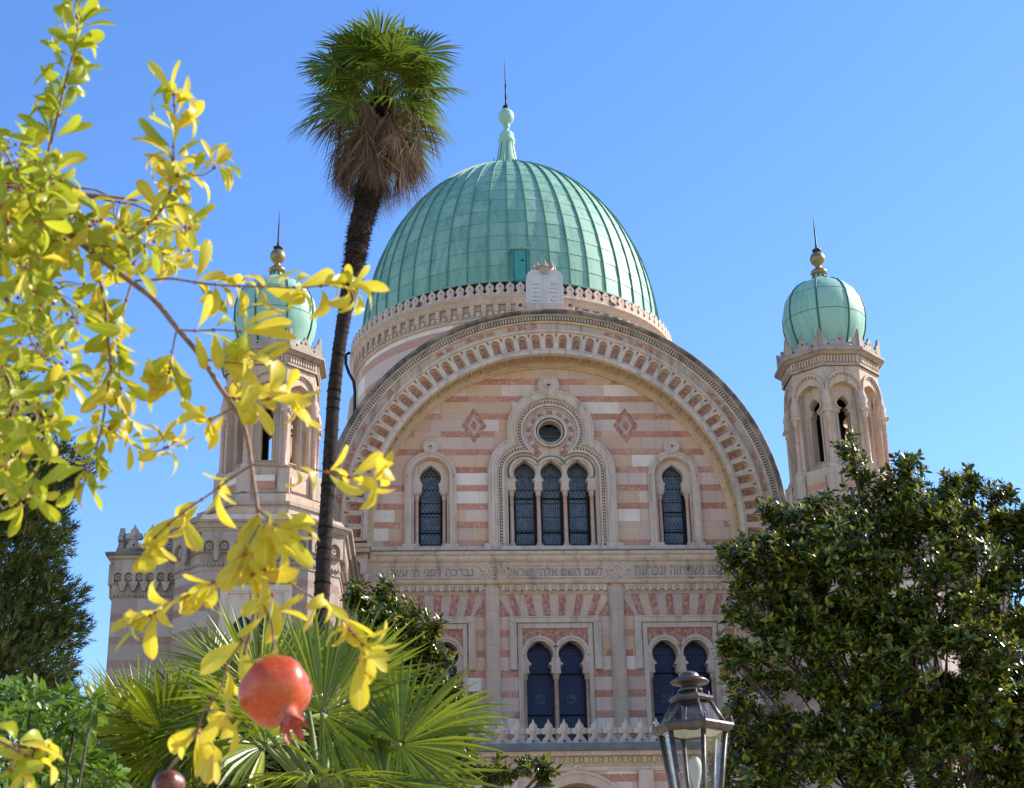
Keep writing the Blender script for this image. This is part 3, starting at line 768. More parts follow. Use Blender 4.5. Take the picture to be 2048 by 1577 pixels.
# piers that carry the arch
for s in (-1, 1):
    p = MB(); a0, a1 = sorted((XC+s*(RI-.02), XC+s*7.0)); zt = z_sill-.27
    p.box(a0, a1, YF+.05, YF+1.5, 0, zt-1.25, 0)
    p.box(a0-.10, a1+.1, YF-.30, YF+1.5, zt, zt+.12, 1); p.box(a0-.06, a1+.06, YF-.24, YF+1.5, zt-.14, zt, 1)
    p.box(a0, a1, YF+.0, YF+1.4, zt-1.25, zt-.14, 2)
    for q in range(2):
        cx = (a0+a1)/2 + (q-.5)*.62
        ring_arc(p, cx, zt-.56, .17, .30, YF-.2, YF+.01, 0, 180, 14, 2)
        for e in (-1, 1): p.box(min(cx+e*.17, cx+e*.30), max(cx+e*.17, cx+e*.30), YF-.2, YF+.01, zt-.80, zt-.56, 2)
        ring(p, cx, zt-.58, .05, .085, YF-.05, YF+.01, 12, 2)
    for e in (-.62, 0, .62):
        cx = (a0+a1)/2+e; p.lathe([(.0, -.24), (.07, -.2), (.10, -.1), (.14, 0)], (cx, YF-.02, zt-.80), 10, 2)
    p.box(a0-.005, a1+.005, YF-.05, YF+.01, zt-1.16, zt-1.10, 2)
    p.build('arch_pier', [M['low'], M['pale'], M['moulding']], syn)
# ---- drum and dome
XD, YD = 4.05, 68.57
HR = 31.30
def round_xf(a, r, cx=XD, cy=YD):
    d = Vector((math.sin(a), -math.cos(a), 0)); t = Vector((math.cos(a), math.sin(a), 0)); c = Vector((cx, cy, 0))
    return lambda p: c + t*p.x + d*(r - p.y) + Vector((0, 0, p.z))
dr = MB(); ctr = (XD, YD, 0)
dr.lathe([(7.22, 19), (7.22, 30.26)], ctr, 96, 0)
dr.lathe([(7.22, 30.26), (7.30, 30.27), (7.33, 30.34), (7.26, 30.40), (7.24, 30.42)], ctr, 96, 1)
dr.lathe([(7.24, 30.42), (7.24, 31.0)], ctr, 96, 2)
dr.lathe([(6.72, HR-.02), (6.72, 32.2), (6.9, 32.2)], ctr, 96, 3)  # recess wall coloured black to stand in for shade under the dome lip
dr.lathe([(7.36, HR+.006), (6.7, HR+.006)], ctr, 96, 3)  # floor behind the merlons, blackened for the same shade
dr.lathe([(7.30, 30.96), (7.38, 31.0), (7.40, 31.08), (7.50, 31.20), (7.56, 31.24), (7.56, HR), (7.1, HR)], ctr, 96, 1)
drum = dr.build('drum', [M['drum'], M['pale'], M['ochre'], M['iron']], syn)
k = MB(); NB = 88
for i in range(NB):                                    # corbel band: brackets, square recesses, rosettes
    xf = round_xf(2*PI*i/NB, 7.24)
    k.box(-.10, .10, -.13, .02, 30.62, 30.97, 0, xf); k.box(-.085, .085, -.09, .02, 30.52, 30.62, 0, xf); k.box(-.06, .06, -.06, .02, 30.43, 30.52, 0, xf)
    xf = round_xf(2*PI*(i+.5)/NB, 7.24)
    k.prism(circle(0, 30.56, .095, 14), -.06, .02, (), 0, xf=xf); ring(k, 0, 30.56, .05, .07, -.075, -.05, 12, 0) if False else None
    k.box(-.16, .16, -.05, .02, 30.72, 30.76, 0, xf)
k.build('corbel_band', M['pale'], drum)
mm = MB()
half = [(.212, 0), (.212, .13)] + [(.225-.095*math.cos(R(t)), .22+.095*math.sin(R(t))) for t in (-70, -35, 0, 35, 70)] + [(.18, .35), (.185, .40), (.165, .46), (.09, .535), (0, .63)]
shape = half + [(-p[0], p[1]) for p in reversed(half[:-1])]
mm.prism(shape, -.06, .06, [circle(0, .41, .042, 10)], 0, back=True)
proto = mm.build('merlon', M['pale'], drum)
def put_at(o, loc, rz):
    o.matrix_basis = Matrix.Translation(loc) @ Matrix.Rotation(rz, 4, 'Z')
first = True
for i in range(-34, 35):
    a = 2*PI*i/108
    o = proto if first else proto.copy()
    if not first: C.objects.link(o); o.parent = drum; o.matrix_parent_inverse = proto.matrix_parent_inverse.copy()
    first = False
    put_at(o, (XD+7.45*math.sin(a), YD-7.45*math.cos(a), HR-.01), a)
for a in (-45, 45):
    o = MB(); xf = round_xf(R(a), 7.22)
    o.prism(circle(0, 28.55, .66, 30), -.10, .1, [circle(0, 28.55, .40, 30)], 0, xf=xf)
    o.prism(circle(0, 28.55, .44, 30), -.045, .1, [circle(0, 28.55, .36, 30)], 0, xf=xf)
    o.prism(circle(0, 28.55, .38, 24), -.02, .1, (), 1, xf=xf)
    o.build('round_window', [M['pale'], M['dark']], drum)
for a in (-68, 68, -22.5, 22.5):
    o = MB(); xf = round_xf(R(a), 7.22)
    o.prism(round_head(0, 25.6, 27.7, .42, 16), -.10, .1, [[(p[0], max(p[1], 25.61)) for p in round_head(0, 25.6, 27.7, .27, 16)]], 0, xf=xf)
    o.prism(round_head(0, 25.6, 27.7, .28, 16), -.02, .1, (), 1, xf=xf)
    o.build('arched_window', [M['pale'], M['grey']], drum)
for a in (-88,):                                        # half-round stair bulge with a moulded cap
    o = MB(); c = (XD+7.1*math.sin(R(a)), YD-7.1*math.cos(R(a)), 0)
    o.lathe([(.0, 21), (.38, 21), (.38, 27.2), (.48, 27.6), (.46, 28.1), (.52, 28.5), (.40, 29.4), (.1, 30.0)], c, 20, 0)
    o.build('stair_turret', M['grey'], drum)
# rain pipes
for s in (-1, 1):
    o = MB(); a = R(-80) if s < 0 else R(86)
    d = Vector((math.sin(a), -math.cos(a), 0)); c = Vector((XD, YD, 0))
    pts = [c+d*7.6+Vector((0,0,31.32)), c+d*7.78+Vector((0,0,31.2)), c+d*7.78+Vector((0,0,30.75)), c+d*7.62+Vector((0,0,30.3)), c+d*7.40+Vector((0,0,29.9)), c+d*7.33+Vector((0,0,29.4)), c+d*7.33+Vector((0,0,22))]
    o.tube(pts, .075, 8); o.build('drainpipe', M['iron'], drum)

def dome_pt(t):
    return -.73 + 7.675*math.cos(t), 32.141 + 7.675*1.2386*math.sin(t)
ND, NRW = 48, 17
ts = [.01 + (1.425-.01)*i/NRW for i in range(NRW+1)]
pr = [dome_pt(t) for t in ts]
dm = MB()
for i in range(ND):
    a0, a1 = 2*PI*(i+.5)/ND, 2*PI*(i+1.5)/ND
    for q in range(NRW):
        (r0, z0), (r1, z1) = pr[q], pr[q+1]
        tz = float(rng.normal(0, .006)); lap = .012
        v = [(XD+(r0+lap)*math.sin(a0), YD-(r0+lap)*math.cos(a0), z0), (XD+(r0+lap)*math.sin(a1), YD-(r0+lap)*math.cos(a1), z0),
             (XD+(r1+tz)*math.sin(a1), YD-(r1+tz)*math.cos(a1), z1), (XD+(r1-tz)*math.sin(a0), YD-(r1-tz)*math.cos(a0), z1)]
        dm.add(v, [(0, 1, 2, 3)], 0)
dm.lathe([(6.80, 32.17), (7.03, 32.16), (7.04, 32.22), (6.92, 32.25)], ctr, 96, 0, False)
dome = dm.build('dome', [M['copper'], M['copper_line']], syn)
rb = MB()
for i in range(ND):
    a = 2*PI*(i+.5)/ND; d = Vector((math.sin(a), -math.cos(a), 0)); t = Vector((math.cos(a), math.sin(a), 0)); c = Vector((XD, YD, 0))
    v = []; n = 34
    for q in range(n+1):
        r, z = dome_pt(.01 + 1.415*q/n); nz = math.sin(.01+1.415*q/n); up = Vector((0, 0, 1))
        nn = (d*math.cos(.01+1.415*q/n) + up*nz)
        p = c + d*r + up*z
        w = .018
        v += [p - t*w - nn*.02, p - t*w + nn*.065, p + t*w + nn*.065, p + t*w - nn*.02]
    f = []
    for q in range(n):
        for e in range(3): f.append((q*4+e, q*4+e+1, (q+1)*4+e+1, (q+1)*4+e))
    rb.add(v, f, 0)
for q in range(1, NRW):                                # lap seams between the sheets
    r, z = pr[q]
    for i in range(ND):
        a0, a1 = 2*PI*(i+.5)/ND, 2*PI*(i+1.5)/ND
        rr = r + .010; p = lambda a, zz, e: (XD+(rr+e)*math.sin(a), YD-(rr+e)*math.cos(a), zz)
        rb.add([p(a0, z-.014, .006), p(a1, z-.014, .006), p(a1, z+.002, .001), p(a0, z+.002, .001)], [(0, 1, 2, 3)], 0)
rb.build('standing_seams', [M['seam'], M['copper_line']], dome)
h = MB(); hx0, hx1 = xat(1022, 535, 62.1), xat(1055, 535, 62.1); hz0, hz1 = 32.1, zat(512, 62.0, 1038)
h.box(hx0, hx1, 61.42, 63.3, hz0, hz1, 0); h.box(hx0-.06, hx1+.06, 61.32, 63.4, hz1, hz1+.07, 1)
h.box(hx0+.10, hx1-.12, 61.39, 61.42, hz0+.05, hz1-.10, 2)
for e in (hx0+.07, hx1-.11): h.box(e, e+.035, 61.375, 61.42, hz0, hz1-.06, 3)
h.box(hx1-.32, hx1-.2, 61.30, 61.39, hz0+.95, hz0+.98, 3)
h.build('hatch_door', [M['hatch'], M['copper'], M['hatch'], M['copper_line']], dome)
fi = MB()
fi.lathe([(.80, 41.2), (.64, 41.55), (.60, 42.0), (.47, 42.45), (.40, 42.9), (.36, 43.2), (.38, 43.25), (.42, 43.3), (.43, 43.42), (.36, 43.5), (.37, 43.62), (.36, 43.75), (.28, 43.86), (.13, 43.98), (.10, 44.05), (.16, 44.14), (.18, 44.25), (.13, 44.33), (.26, 44.42), (.38, 44.62), (.40, 44.80), (.39, 44.83), (.40, 44.86), (.34, 45.03), (.22, 45.16), (.12, 45.2)], ctr, 20, 0)
for i in range(6):
    a = 2*PI*i/6+.3; fi.add([(XD+.55*math.cos(a), YD+.55*math.sin(a), 41.4), (XD+.74*math.cos(a), YD+.74*math.sin(a), 41.45), (XD+.72*math.cos(a), YD+.72*math.sin(a), 42.35), (XD+.55*math.cos(a), YD+.55*math.sin(a), 42.0)], [(0,1,2,3)], 0)
for i in range(8):
    a = 2*PI*i/8
    fi.tube([(XD+r*math.cos(a), YD+r*math.sin(a), z) for r, z in ((.645,41.55),(.605,42.0),(.475,42.45),(.405,42.9),(.365,43.2))], .018, 5, 1)
fin = fi.build('finial', [M['cupola'], M['copper_line']], dome)
sp = MB(); sp.lathe([(.13, 45.16), (.17, 45.2), (.15, 45.42), (.05, 45.46), (.045, 45.9), (.065, 45.92), (.045, 45.94), (.04, 46.6), (.06, 46.64), (.035, 46.68), (.028, 47.5), (.004, 48.6)], ctr, 10, 0)
sp.build('spire', M['iron'], dome)

# ---- turrets
def octo(a, ax, ay): 
    r = a/math.cos(PI/8); return [(ax+r*math.cos(PI/8+PI/4*k), ay+r*math.sin(PI/8+PI/4*k)) for k in range(8)]
merlon_mesh = {}
def turret(ax, ay):
    t = MB()
    st = [(14.6, 14.95, 1.98), (14.95, 15.08, 2.08), (15.08, 15.42, 1.78), (15.42, 15.52, 1.86), (15.52, 15.85, 1.52)]
    for i, (z0, z1, a) in enumerate(st): t.hprism(octo(a, ax, ay), z0, z1, 0 if i % 2 == 0 else 1)
    t.hprism(octo(1.52, ax, ay), 15.85, 15.95, 1, octo(1.36, ax, ay)); t.hprism(octo(1.30, ax, ay), 15.9, 16.7, 0)
    for k in range(8):
        a = PI/4*k; xf = round_xf(a, 1.32, ax, ay)
        t.box(-.30, .30, -.035, .02, 16.05, 16.45, 2, xf)
        for s in (-1, 1): t.box(s*.545-.16, s*.545+.16, -.14, .1, 15.92, 16.62, 0, xf) if s > 0 else None
    base = t.build('turret', [M['turret'], M['dirty'], M['low']], syn)
    s_ = MB()
    for k in range(8):
        a = PI/4*k; xf = round_xf(a, 1.27, ax, ay)
        wd = 1.27*math.tan(PI/8)
        hole = keyhole(0, 16.72, 18.45, .37, .37, 18.6, 18.86, .43, 19.31)
        s_.prism([(-wd, 16.65), (wd, 16.65), (wd, 19.80), (-wd, 19.80)], 0, .22, [hole], 0, xf=xf)
        xi = round_xf(a, 1.05, ax, ay); wi = 1.05*math.tan(PI/8)
        slot = keyhole(0, 16.98, 18.42, .145, .10, 18.55, 18.72, .165, 18.93)
        s_.prism([(-wi, 16.65), (wi, 16.65), (wi, 19.60), (-wi, 19.60)], 0, .26, [slot], 0, xf=xi)
        s_.prism([(p[0]*1.5, 18.7+(p[1]-18.7)*1.35) if p[1] > 18.45 else (p[0]*1.5, p[1]-.03) for p in slot], -.03, .0, [[(p[0]*1.18, 18.7+(p[1]-18.7)*1.12) if p[1] > 18.45 else (p[0]*1.18, p[1]) for p in slot]], 0, xf=xi)
        for q in range(15):                              # toothed archivolt
            an = R(-8+196*q/14); x, z = .485*math.cos(an), 18.98+.545*math.sin(an)
            s_.box(x-.022, x+.022, -.05, .0, z-.03, z+.03, 0, xf)
        ring_arc_xf = arc(0, 18.98, .56, -8, 188, 18)
        s_.prism([(p[0]*.98, 18.98+(p[1]-18.98)*1.14) for p in ring_arc_xf] + [(p[0]*.87, 18.98+(p[1]-18.98)*1.03) for p in reversed(ring_arc_xf)], -.075, 0, (), 0, xf=xf)
        for q in range(11): s_.box(-.46+.092*q-.022, -.46+.092*q+.022, -.06, 0, 19.88, 20.08, 0, round_xf(a, 1.30, ax, ay))
    for k in range(8):                                   # added dark liner standing in for the unlit interior
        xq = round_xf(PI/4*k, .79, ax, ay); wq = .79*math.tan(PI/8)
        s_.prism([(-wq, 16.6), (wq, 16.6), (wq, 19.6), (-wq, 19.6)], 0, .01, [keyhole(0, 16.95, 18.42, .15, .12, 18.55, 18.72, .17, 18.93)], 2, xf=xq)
    s_.hprism(octo(1.30, ax, ay), 19.78, 20.12, 0); s_.hprism(octo(1.34, ax, ay), 19.78, 19.86, 1)
    s_.hprism(octo(1.05, ax, ay), 19.55, 19.6, 0)
    s_.hprism(octo(1.36, ax, ay), 20.12, 20.2, 1, octo(1.47, ax, ay)); s_.hprism(octo(1.52, ax, ay), 20.2, 20.29, 1)
    s_.build('lantern_stage', [M['turret'], M['dirty'], M['dark']], base)
    for k in range(8):
        a = PI/8+PI/4*k; c = MB(); r = 1.40
        x, y = ax+r*math.cos(a), ay+r*math.sin(a)
        column(c, x, y, 16.66, 18.42, .068, (0, 1), 10)
        c.lathe([(.12, 18.42), (.15, 18.5), (.13, 18.62), (.16, 18.72), (.10, 18.95), (.02, 19.2)], (x-.04*math.cos(a), y-.04*math.sin(a), 0), 8, 1)
        c.build('column', [M['rosy'], M['pale']], base)
    mr = MB()
    for k in range(8):
        xf = round_xf(PI/4*k, 1.42, ax, ay); w = 1.42*math.tan(PI/8)
        # one side of the crown: two tall corner horns with a small three-lobed one between, pierced
        pts = [(-w, 20.285), (w, 20.285), (w, 20.86), (w-.045, 20.9), (w-.10, 20.72), (w-.20, 20.62), (w-.23, 20.5), (.20, 20.47), (.13, 20.52), (.15, 20.60), (.06, 20.66), (0, 20.78), (-.06, 20.66), (-.15, 20.60), (-.13, 20.52), (-.20, 20.47), (-w+.23, 20.5), (-w+.20, 20.62), (-w+.10, 20.72), (-w+.045, 20.9), (-w, 20.86)]
        m1 = MB(); m1.prism(pts, 0, .09, [circle(0, 20.56, .04, 8), circle(.33, 20.42, .04, 8), circle(-.33, 20.42, .04, 8)], 0, back=True, xf=xf)
        m1.build('merlon', M['dirty'], base)
    cu = MB()
    prof = [(.98, 20.3), (1.0, 20.5), (1.04, 20.56), (.96, 20.66), (1.05, 20.92), (1.165, 21.27), (1.225, 21.65), (1.225, 22.0), (1.15, 22.36), (1.02, 22.62), (.84, 22.82), (.60, 22.98), (.38, 23.07), (.22, 23.2), (.17, 23.34)]
    cu.lathe(prof, (ax, ay, 0), 48, 0, True)
    for k in range(8):
        a = PI/8+PI/4*k
        cu.tube([(ax+(r+.01)*math.cos(a), ay+(r+.01)*math.sin(a), z) for r, z in prof[3:]], .026, 6, 1)
    for z, r in ((21.7, 1.228), (22.42, 1.12)):
        cu.lathe([(r-.005, z-.012), (r+.008, z), (r-.005, z+.012)], (ax, ay, 0), 48, 1)
    for k in range(8): 
        pass
    cup = cu.build('cupola', [M['cupola'], M['copper_line']], base)
    f = MB()
    f.lathe([(.33, 23.05), (.20, 23.2), (.15, 23.3), (.22, 23.34), (.265, 23.40), (.25, 23.46), (.15, 23.54), (.09, 23.60), (.10, 23.66), (.19, 23.74), (.235, 23.86), (.235, 23.92), (.19, 24.04), (.09, 24.12)], (ax, ay, 0), 18, 0)
    f.build('finial', M['bronze'], base)
    f = MB(); f.lathe([(.06, 24.1), (.14, 24.15), (.15, 24.2), (.06, 24.24), (.035, 24.3), (.05, 24.34), (.03, 24.38), (.024, 24.9), (.004, 25.45)], (ax, ay, 0), 8, 0)
    f.build('spire', M['iron'], base)
    return base

def corbel_table(mb, x0, x1, n, z, xf=None, mi=0, dark=1, w_=.11):
    "small arches on pendants with a rosette in each; z = underside of the cornice"
    st = (x1-x0)/n
    holes = []
    for i in range(n):
        c = x0+st*(i+.5); r = st*.33
        holes.append([(c-r, z-.66), (c+r, z-.66)] + arc(c, z-.36, r, 0, 180, 10))
        ring(mb, c, z-.38, .05, .085, .06, .13, 10, mi) if xf is None else mb.prism(circle(c, z-.38, .085, 12), .06, .13, [circle(c, z-.38, .04, 12)], mi, xf=xf)
        mb.prism(circle(c, z-.38, .03, 8), .08, .13, (), mi, xf=xf)
        b_ = x0+st*i
        for k, (hw_, a, e) in enumerate(((.10, .52, .62), (.075, .62, .70), (.05, .70, .77))):
            if i: mb.box(b_-hw_, b_+hw_, -.02, .1, z-e, z-a, mi, xf)
        m = int(st/.09)
        for q in range(m): mb.box(b_+st*q/m+.015, b_+st*q/m+.06, .04, .14, z-.90, z-.84, mi, xf)
    outer = [(x0, z-.56)] + [(x1, z-.56), (x1, z), (x0, z)]
    holes = [[(p[0], max(p[1], z-.555)) for p in h] for h in holes]
    mb.prism(outer, 0, .12, holes, mi, xf=xf)
    mb.box(x0, x1, .115, .3, z-.92, z, mi, xf)

def tower_base(ax, mirror, wing=True):
    YB, HF, CH = 40.5, 1.39, .76
    def poly(o): 
        h, w = HF+o*.41, HF+CH+o
        return [(ax-h, YB-o), (ax+h, YB-o), (ax+w, YB+CH-o*.41), (ax+w, 46.6), (ax-w, 46.6), (ax-w, YB+CH-o*.41)]
    t = MB(); zt = zat(1030, YB, 511)
    t.hprism(poly(0), 0, zt-1.5, 0)
    t.hprism(poly(.02), zt-1.5, zt-.2, 1)
    for z0, z1, o0, o1, mi in ((zt-.5, zt-.40, .10, .16, 1), (zt-.40, zt-.28, .2, .26, 1), (zt-.28, zt-.22, .32, .34, 2), (zt-.22, zt-.0, .20, .05, 1)):
        t.hprism(poly(o0), z0, z1, mi, poly(o1))
    t.hprism(poly(.03), zt-1.52, zt-1.44, 1)
    zc = zt-.5
    o = .14
    fs = [((ax-HF, YB), (ax+HF, YB), 7), ((ax+HF, YB), (ax+HF+CH, YB+CH), 2), ((ax+HF+CH, YB+CH), (ax+HF+CH, 46.5), 13), ((ax-HF-CH, YB+CH), (ax-HF, YB), 2), ((ax-HF-CH, 46.5), (ax-HF-CH, YB+CH), 13)]
    for p, q, n in fs:
        p, q = Vector(p), Vector(q); d = (q-p); L = d.length; d.normalize(); nr = Vector((d.y, -d.x))
        xf = lambda v, p=p, d=d, nr=nr: Vector((p.x+d.x*v.x+nr.x*(o-v.y), p.y+d.y*v.x+nr.y*(o-v.y), v.z))
        corbel_table(t, 0, L, n, zc, xf, 1)
    b_ = t.build('turret_base', [M['side'], M['dirty'], M['dirty']], syn)
    w = MB(); c = ax + xat(517, 1250, YB) - xat(511, 1250, YB); zt2 = zat(1172, YB, 511)
    for x0, x1, z0, z1 in ((c-.92, c+.92, zt2-.22, zt2), (c-.92, c-.72, zt2-3.2, zt2-.22), (c+.72, c+.92, zt2-3.2, zt2-.22)):
        w.box(x0, x1, YB-.10, YB, z0, z1, 0); w.box(x0+.05, x1-.05, YB-.13, YB-.10, z0+.05, z1-.05, 0)
    kk = multi_key(c, .62, 2, zt2-4.0, .66, zt2-1.5, .2, zt2-1.36, zt2-1.1, .255, zt2-.78)
    w.prism([(c-.72, zt2-4.0), (c+.72, zt2-4.0), (c+.72, zt2-.221), (c-.72, zt2-.221)], YB-.05, YB, [[(p[0], max(p[1], zt2-3.99)) for p in kk]], 0)
    w.box(c-.66, c+.66, YB-.006, YB-.001, zt2-4, zt2-.7, 1)
    w.build('blind_window', [M['moulding'], M['blue_glass']], b_)
    # crenellated wing beyond the base
    YW = 41.5
    xi = ax - mirror*(HF+CH-.02); xo = xat(223, 1200, YW) if mirror > 0 else 2*3.80 - xat(223, 1200, YW)
    x0, x1 = min(xi, xo), max(xi, xo); zw = zat(1111, YW, 290)
    g = MB()
    g.box(x0, x1, YW, 52, 0, zw-.9, 0)
    e0, e1 = (x0-.16, x1) if mirror > 0 else (x0, x1+.16)
    g.box(x0+.001, x1-.001, YW-.0+.001, 51.99, zw-.95, zw, 1)
    g.box(e0+.04, e1-.0, YW-.20, 52.1, zw-.14, zw-.05, 1); g.box(e0-.04, e1, YW-.30, 52.2, zw-.05, zw+.015, 2)
    g.box(e0+.08, e1, YW-.13, 52.1, zw-.24, zw-.142, 1)
    xf = lambda v: Vector((x0+v.x, YW-.13+v.y, v.z))
    corbel_table(g, 0, x1-x0, 6, zw-.24, xf, 1)
    xo_ = x0 if mirror > 0 else x1
    xs = (lambda v: Vector((xo_-.13+v.y, 52-v.x, v.z))) if mirror > 0 else (lambda v: Vector((xo_+.13-v.y, YW+v.x, v.z)))
    corbel_table(g, 0, 52-YW, 24, zw-.24, xs, 1)
    a0, a1 = (x0+.05, x1) if mirror > 0 else (x0, x1-.05)
    g.box(a0, a1, YW-.06, YW+.16, zw+.015, zw+.19, 2)
    a0_, a1_ = (x0-.02, x0+.2) if mirror > 0 else (x1-.2, x1+.02)
    g.box(a0_, a1_, YW+.161, 52, zw+.015, zw+.19, 2)
    wg = g.build('wing', [M['side'], M['dirty'], M['crust']], syn)
    return wg, (x0, x1, YW, zw+.17, xo_)

def fleuron_mesh(s=1.0):
    h = [(.20, 0), (.19, .07), (.135, .16), (.085, .20), (.075, .27), (.12, .265), (.185, .28), (.205, .34), (.185, .40), (.14, .425), (.10, .41), (.105, .46), (.085, .51), (.035, .56), (0, .66)]
    h = [(p[0]*s, p[1]*s) for p in h]
    return h + [(-p[0], p[1]) for p in reversed(h[:-1])]
fm = MB(); fm.prism(fleuron_mesh(1.06), -.07, .07, [circle(0, .10, .034, 8)], 0, back=True)
ring(fm, 0, .345, .03, .055, -.095, -.065, 12, 1); 
def fleurons(parent, pts, mats):
    o = fm.build('merlon', mats, parent); f = True
    for loc, rz in pts:
        c = o if f else o.copy()
        if not f: C.objects.link(c); c.parent = parent; c.matrix_parent_inverse = o.matrix_parent_inverse.copy()
        f = False; c.matrix_basis = Matrix.Translation(loc) @ Matrix.Rotation(rz, 4, 'Z')
for ax, mir in ((-4.43, 1), (12.03, -1)):
    turret(ax, 43.3)
    wg, (x0, x1, yw, zf0, xo_) = tower_base(ax, mir)
    n = max(2, int((x1-x0)/.47)); st = (x1-x0-.3)/n
    pts = [((x0+.25+st*(i+.5) if mir > 0 else x1-.25-st*(i+.5)), yw+.05, zf0) for i in range(n)]
    pts = [(p, 0) for p in pts] + [((xo_+mir*.09, yw+.35+.47*i, zf0), -PI/2*mir) for i in range(20)]
    fleurons(wg, pts, [M['dirty'], M['grey']])

# ---- portico in front of the facade, with a crenellated parapet
YP = 43.0; zp = zat(1491, YP); x0, x1 = -2.3, 9.9
p = MB()
zg, zk, zm_ = zat(1505, YP), zat(1514, YP), zat(1532, YP)
ctrx = xat(1156, 1560, YP); spn = 3.62
ho = []
for i in (-1, 0, 1):
    c = ctrx+i*spn; zc = zat(1557, YP)-1.28
    ho.append([(c-1.02, .0+.35), (c+1.02, .35), (c+1.02, zc-.3)] + arc(c, zc, 1.14, -14, 194, 24) + [(c-1.02, zc-.3)])
p.prism([(x0, 0.3), (x1, 0.3), (x1, zm_-.05), (x0, zm_-.05)], YP, YP+.6, ho, 0, side=1)
for i, h in enumerate(ho):
    c = ctrx+(i-1)*spn; zc = zat(1557, YP)-1.28
    ring_arc(p, c, zc, 1.14, 1.40, YP-.05, YP+.02, -14, 194, 30, 1)
    ring_arc(p, c, zc, 1.38, 1.46, YP-.09, YP+.02, -14, 194, 30, 1)
    scroll_x = c; ring(p, c-.0, zc+1.50, .06, .13, YP-.10, YP+.01, 16, 1)
    p.box(c-1.9+.12, c-1.9+.42-.02, YP-.06, YP+.02, zm_-1.0, zm_-.25, 1) if False else None
for i in range(4):
    c = ctrx+(i-1.5)*spn
    p.box(c-.20, c+.20, YP-.12, YP+.02, .3, zm_-.16, 1)
p.box(x0, x1, YP-.07, YP+.3, zm_-.16, zm_-.05, 1)
p.box(x0, x1, YP-.04, YP+.5, zm_-.05, zk, 2)
for i in range(int((x1-x0)/.26)):
    x = x0+.26*i; p.box(x+.03, x+.15, YP-.10, YP-.04, zm_+.05, zk-.03, 2); p.box(x+.17, x+.26, YP-.075, YP-.04, zm_+.09, zk-.06, 2)
p.box(x0, x1, YP-.16, YP+.5, zk, zg, 1)
p.box(x0, x1, YP-.30, YP+.7, zg, zg+.03, 3); p.box(x0, x1, YP-.27, YP-.22, zg+.03, zp-.0, 3); p.box(x0, x1, YP-.2, YP+.2, zg+.03, zp+.02, 3)
p.box(x0, x1, YP+.6, YT+.2, zk-.1, zg+.01, 3)
por = p.build('portico', [M['low'], M['pale'], M['ochre'], M['lead']], syn)
pts = []; px = 940.5
st = .415; n0 = xat(973, 1465, YP)
for i in range(-7, 17):
    x = n0+st*i
    if x0+.1 < x < x1-.1: pts.append(((x, YP-.02, zp+.0), 0))
fleurons(por, pts, [M['grey'], M['pale']])
for i in (-1, 0, 1):
    d = MB(); c = ctrx+i*spn
    d.box(c-.95, c+.95, YT-.10, YT-.02, .0, 4.2, 0); d.box(c-.03, c+.03, YT-.13, YT-.1, 0, 4.2, 0)
    for q in (-1, 1):
        for z in (.4, 2.2): d.box(c+q*.48-.32, c+q*.48+.32, YT-.125, YT-.1, z, z+1.5, 0)
    d.build('door', simple('brown door', (.11,.06,.03), (.16,.09,.05), 8), por)
d = MB(); d.box(x0-.5, x1+.5, YP-2.2, YT, 0.0, .15, 0); d.box(x0-.1, x1+.1, YP-1.2, YT, .15, .32, 0); d.build('steps', M['pale'], por)
# ================================================================== PLANTS
M['palm'] = leafmat('palm fan green', ((.045,.08,.008), (.09,.135,.012), (.24,.27,.02), (.06,.10,.01)), .28, .4, .35, (.25,.35,.03))
M['palm_low'] = leafmat('low palm green', ((.05,.085,.005), (.13,.18,.009), (.38,.41,.018), (.075,.115,.007)), .25, .36, .35, (.4,.42,.02))
M['palm_tip'] = leafmat('yellowed palm tips', ((.26,.22,.04), (.30,.20,.05), (.16,.2,.03)), .3, .4, .4)
M['dead'] = leafmat('dead palm leaf', ((.095,.052,.028), (.20,.12,.068), (.38,.26,.16), (.11,.062,.033)), .2, .7, .2)
M['petiole'] = simple('palm leaf stalk', (.12,.17,.03), (.2,.2,.05), 9, .5)
M['trunk'] = simple('palm trunk fibre', (.012,.008,.006), (.055,.033,.022), 14, .95, lo=.35, hi=.75, bmp=.8)
M['fibre'] = leafmat('palm trunk hair', ((.03,.017,.011), (.075,.042,.026), (.05,.028,.018)), .05, .9, .1)
M['bark'] = simple('grey brown bark', (.055,.04,.03), (.12,.09,.07), 12, .9, bmp=.6)
M['mag'] = leafmat('glossy magnolia leaf', ((.028,.05,.005), (.048,.074,.008), (.095,.12,.012), (.034,.056,.006)), .12, .27, .45, (.10,.16,.02))
M['mag_young_lit'] = leafmat('young and sunlit magnolia leaf', ((.23,.255,.018), (.36,.34,.026), (.28,.20,.025)), .3, .3, .45, (.3,.28,.03))  # young leaf colour that also paints in the sunlit tips
M['mag_back'] = leafmat('brown magnolia leaf back', ((.10,.05,.018), (.14,.075,.03)), .05, .7, .2)
M['needle'] = leafmat('cypress sprays', ((.025,.045,.01), (.05,.075,.015), (.10,.12,.025), (.09,.07,.03)), .1, .7, .12)
M['hedge'] = leafmat('bright green shrub leaf', ((.05,.10,.009), (.10,.16,.012), (.19,.25,.018)), .3, .35, .4, (.25,.45,.03))
M['pg'] = leafmat('pomegranate leaf green', ((.20,.25,.016), (.34,.37,.02), (.46,.44,.025), (.27,.31,.02)), .42, .36, .3, (.75,.78,.02), (.50,.50,.10), (.55,.33,.03))
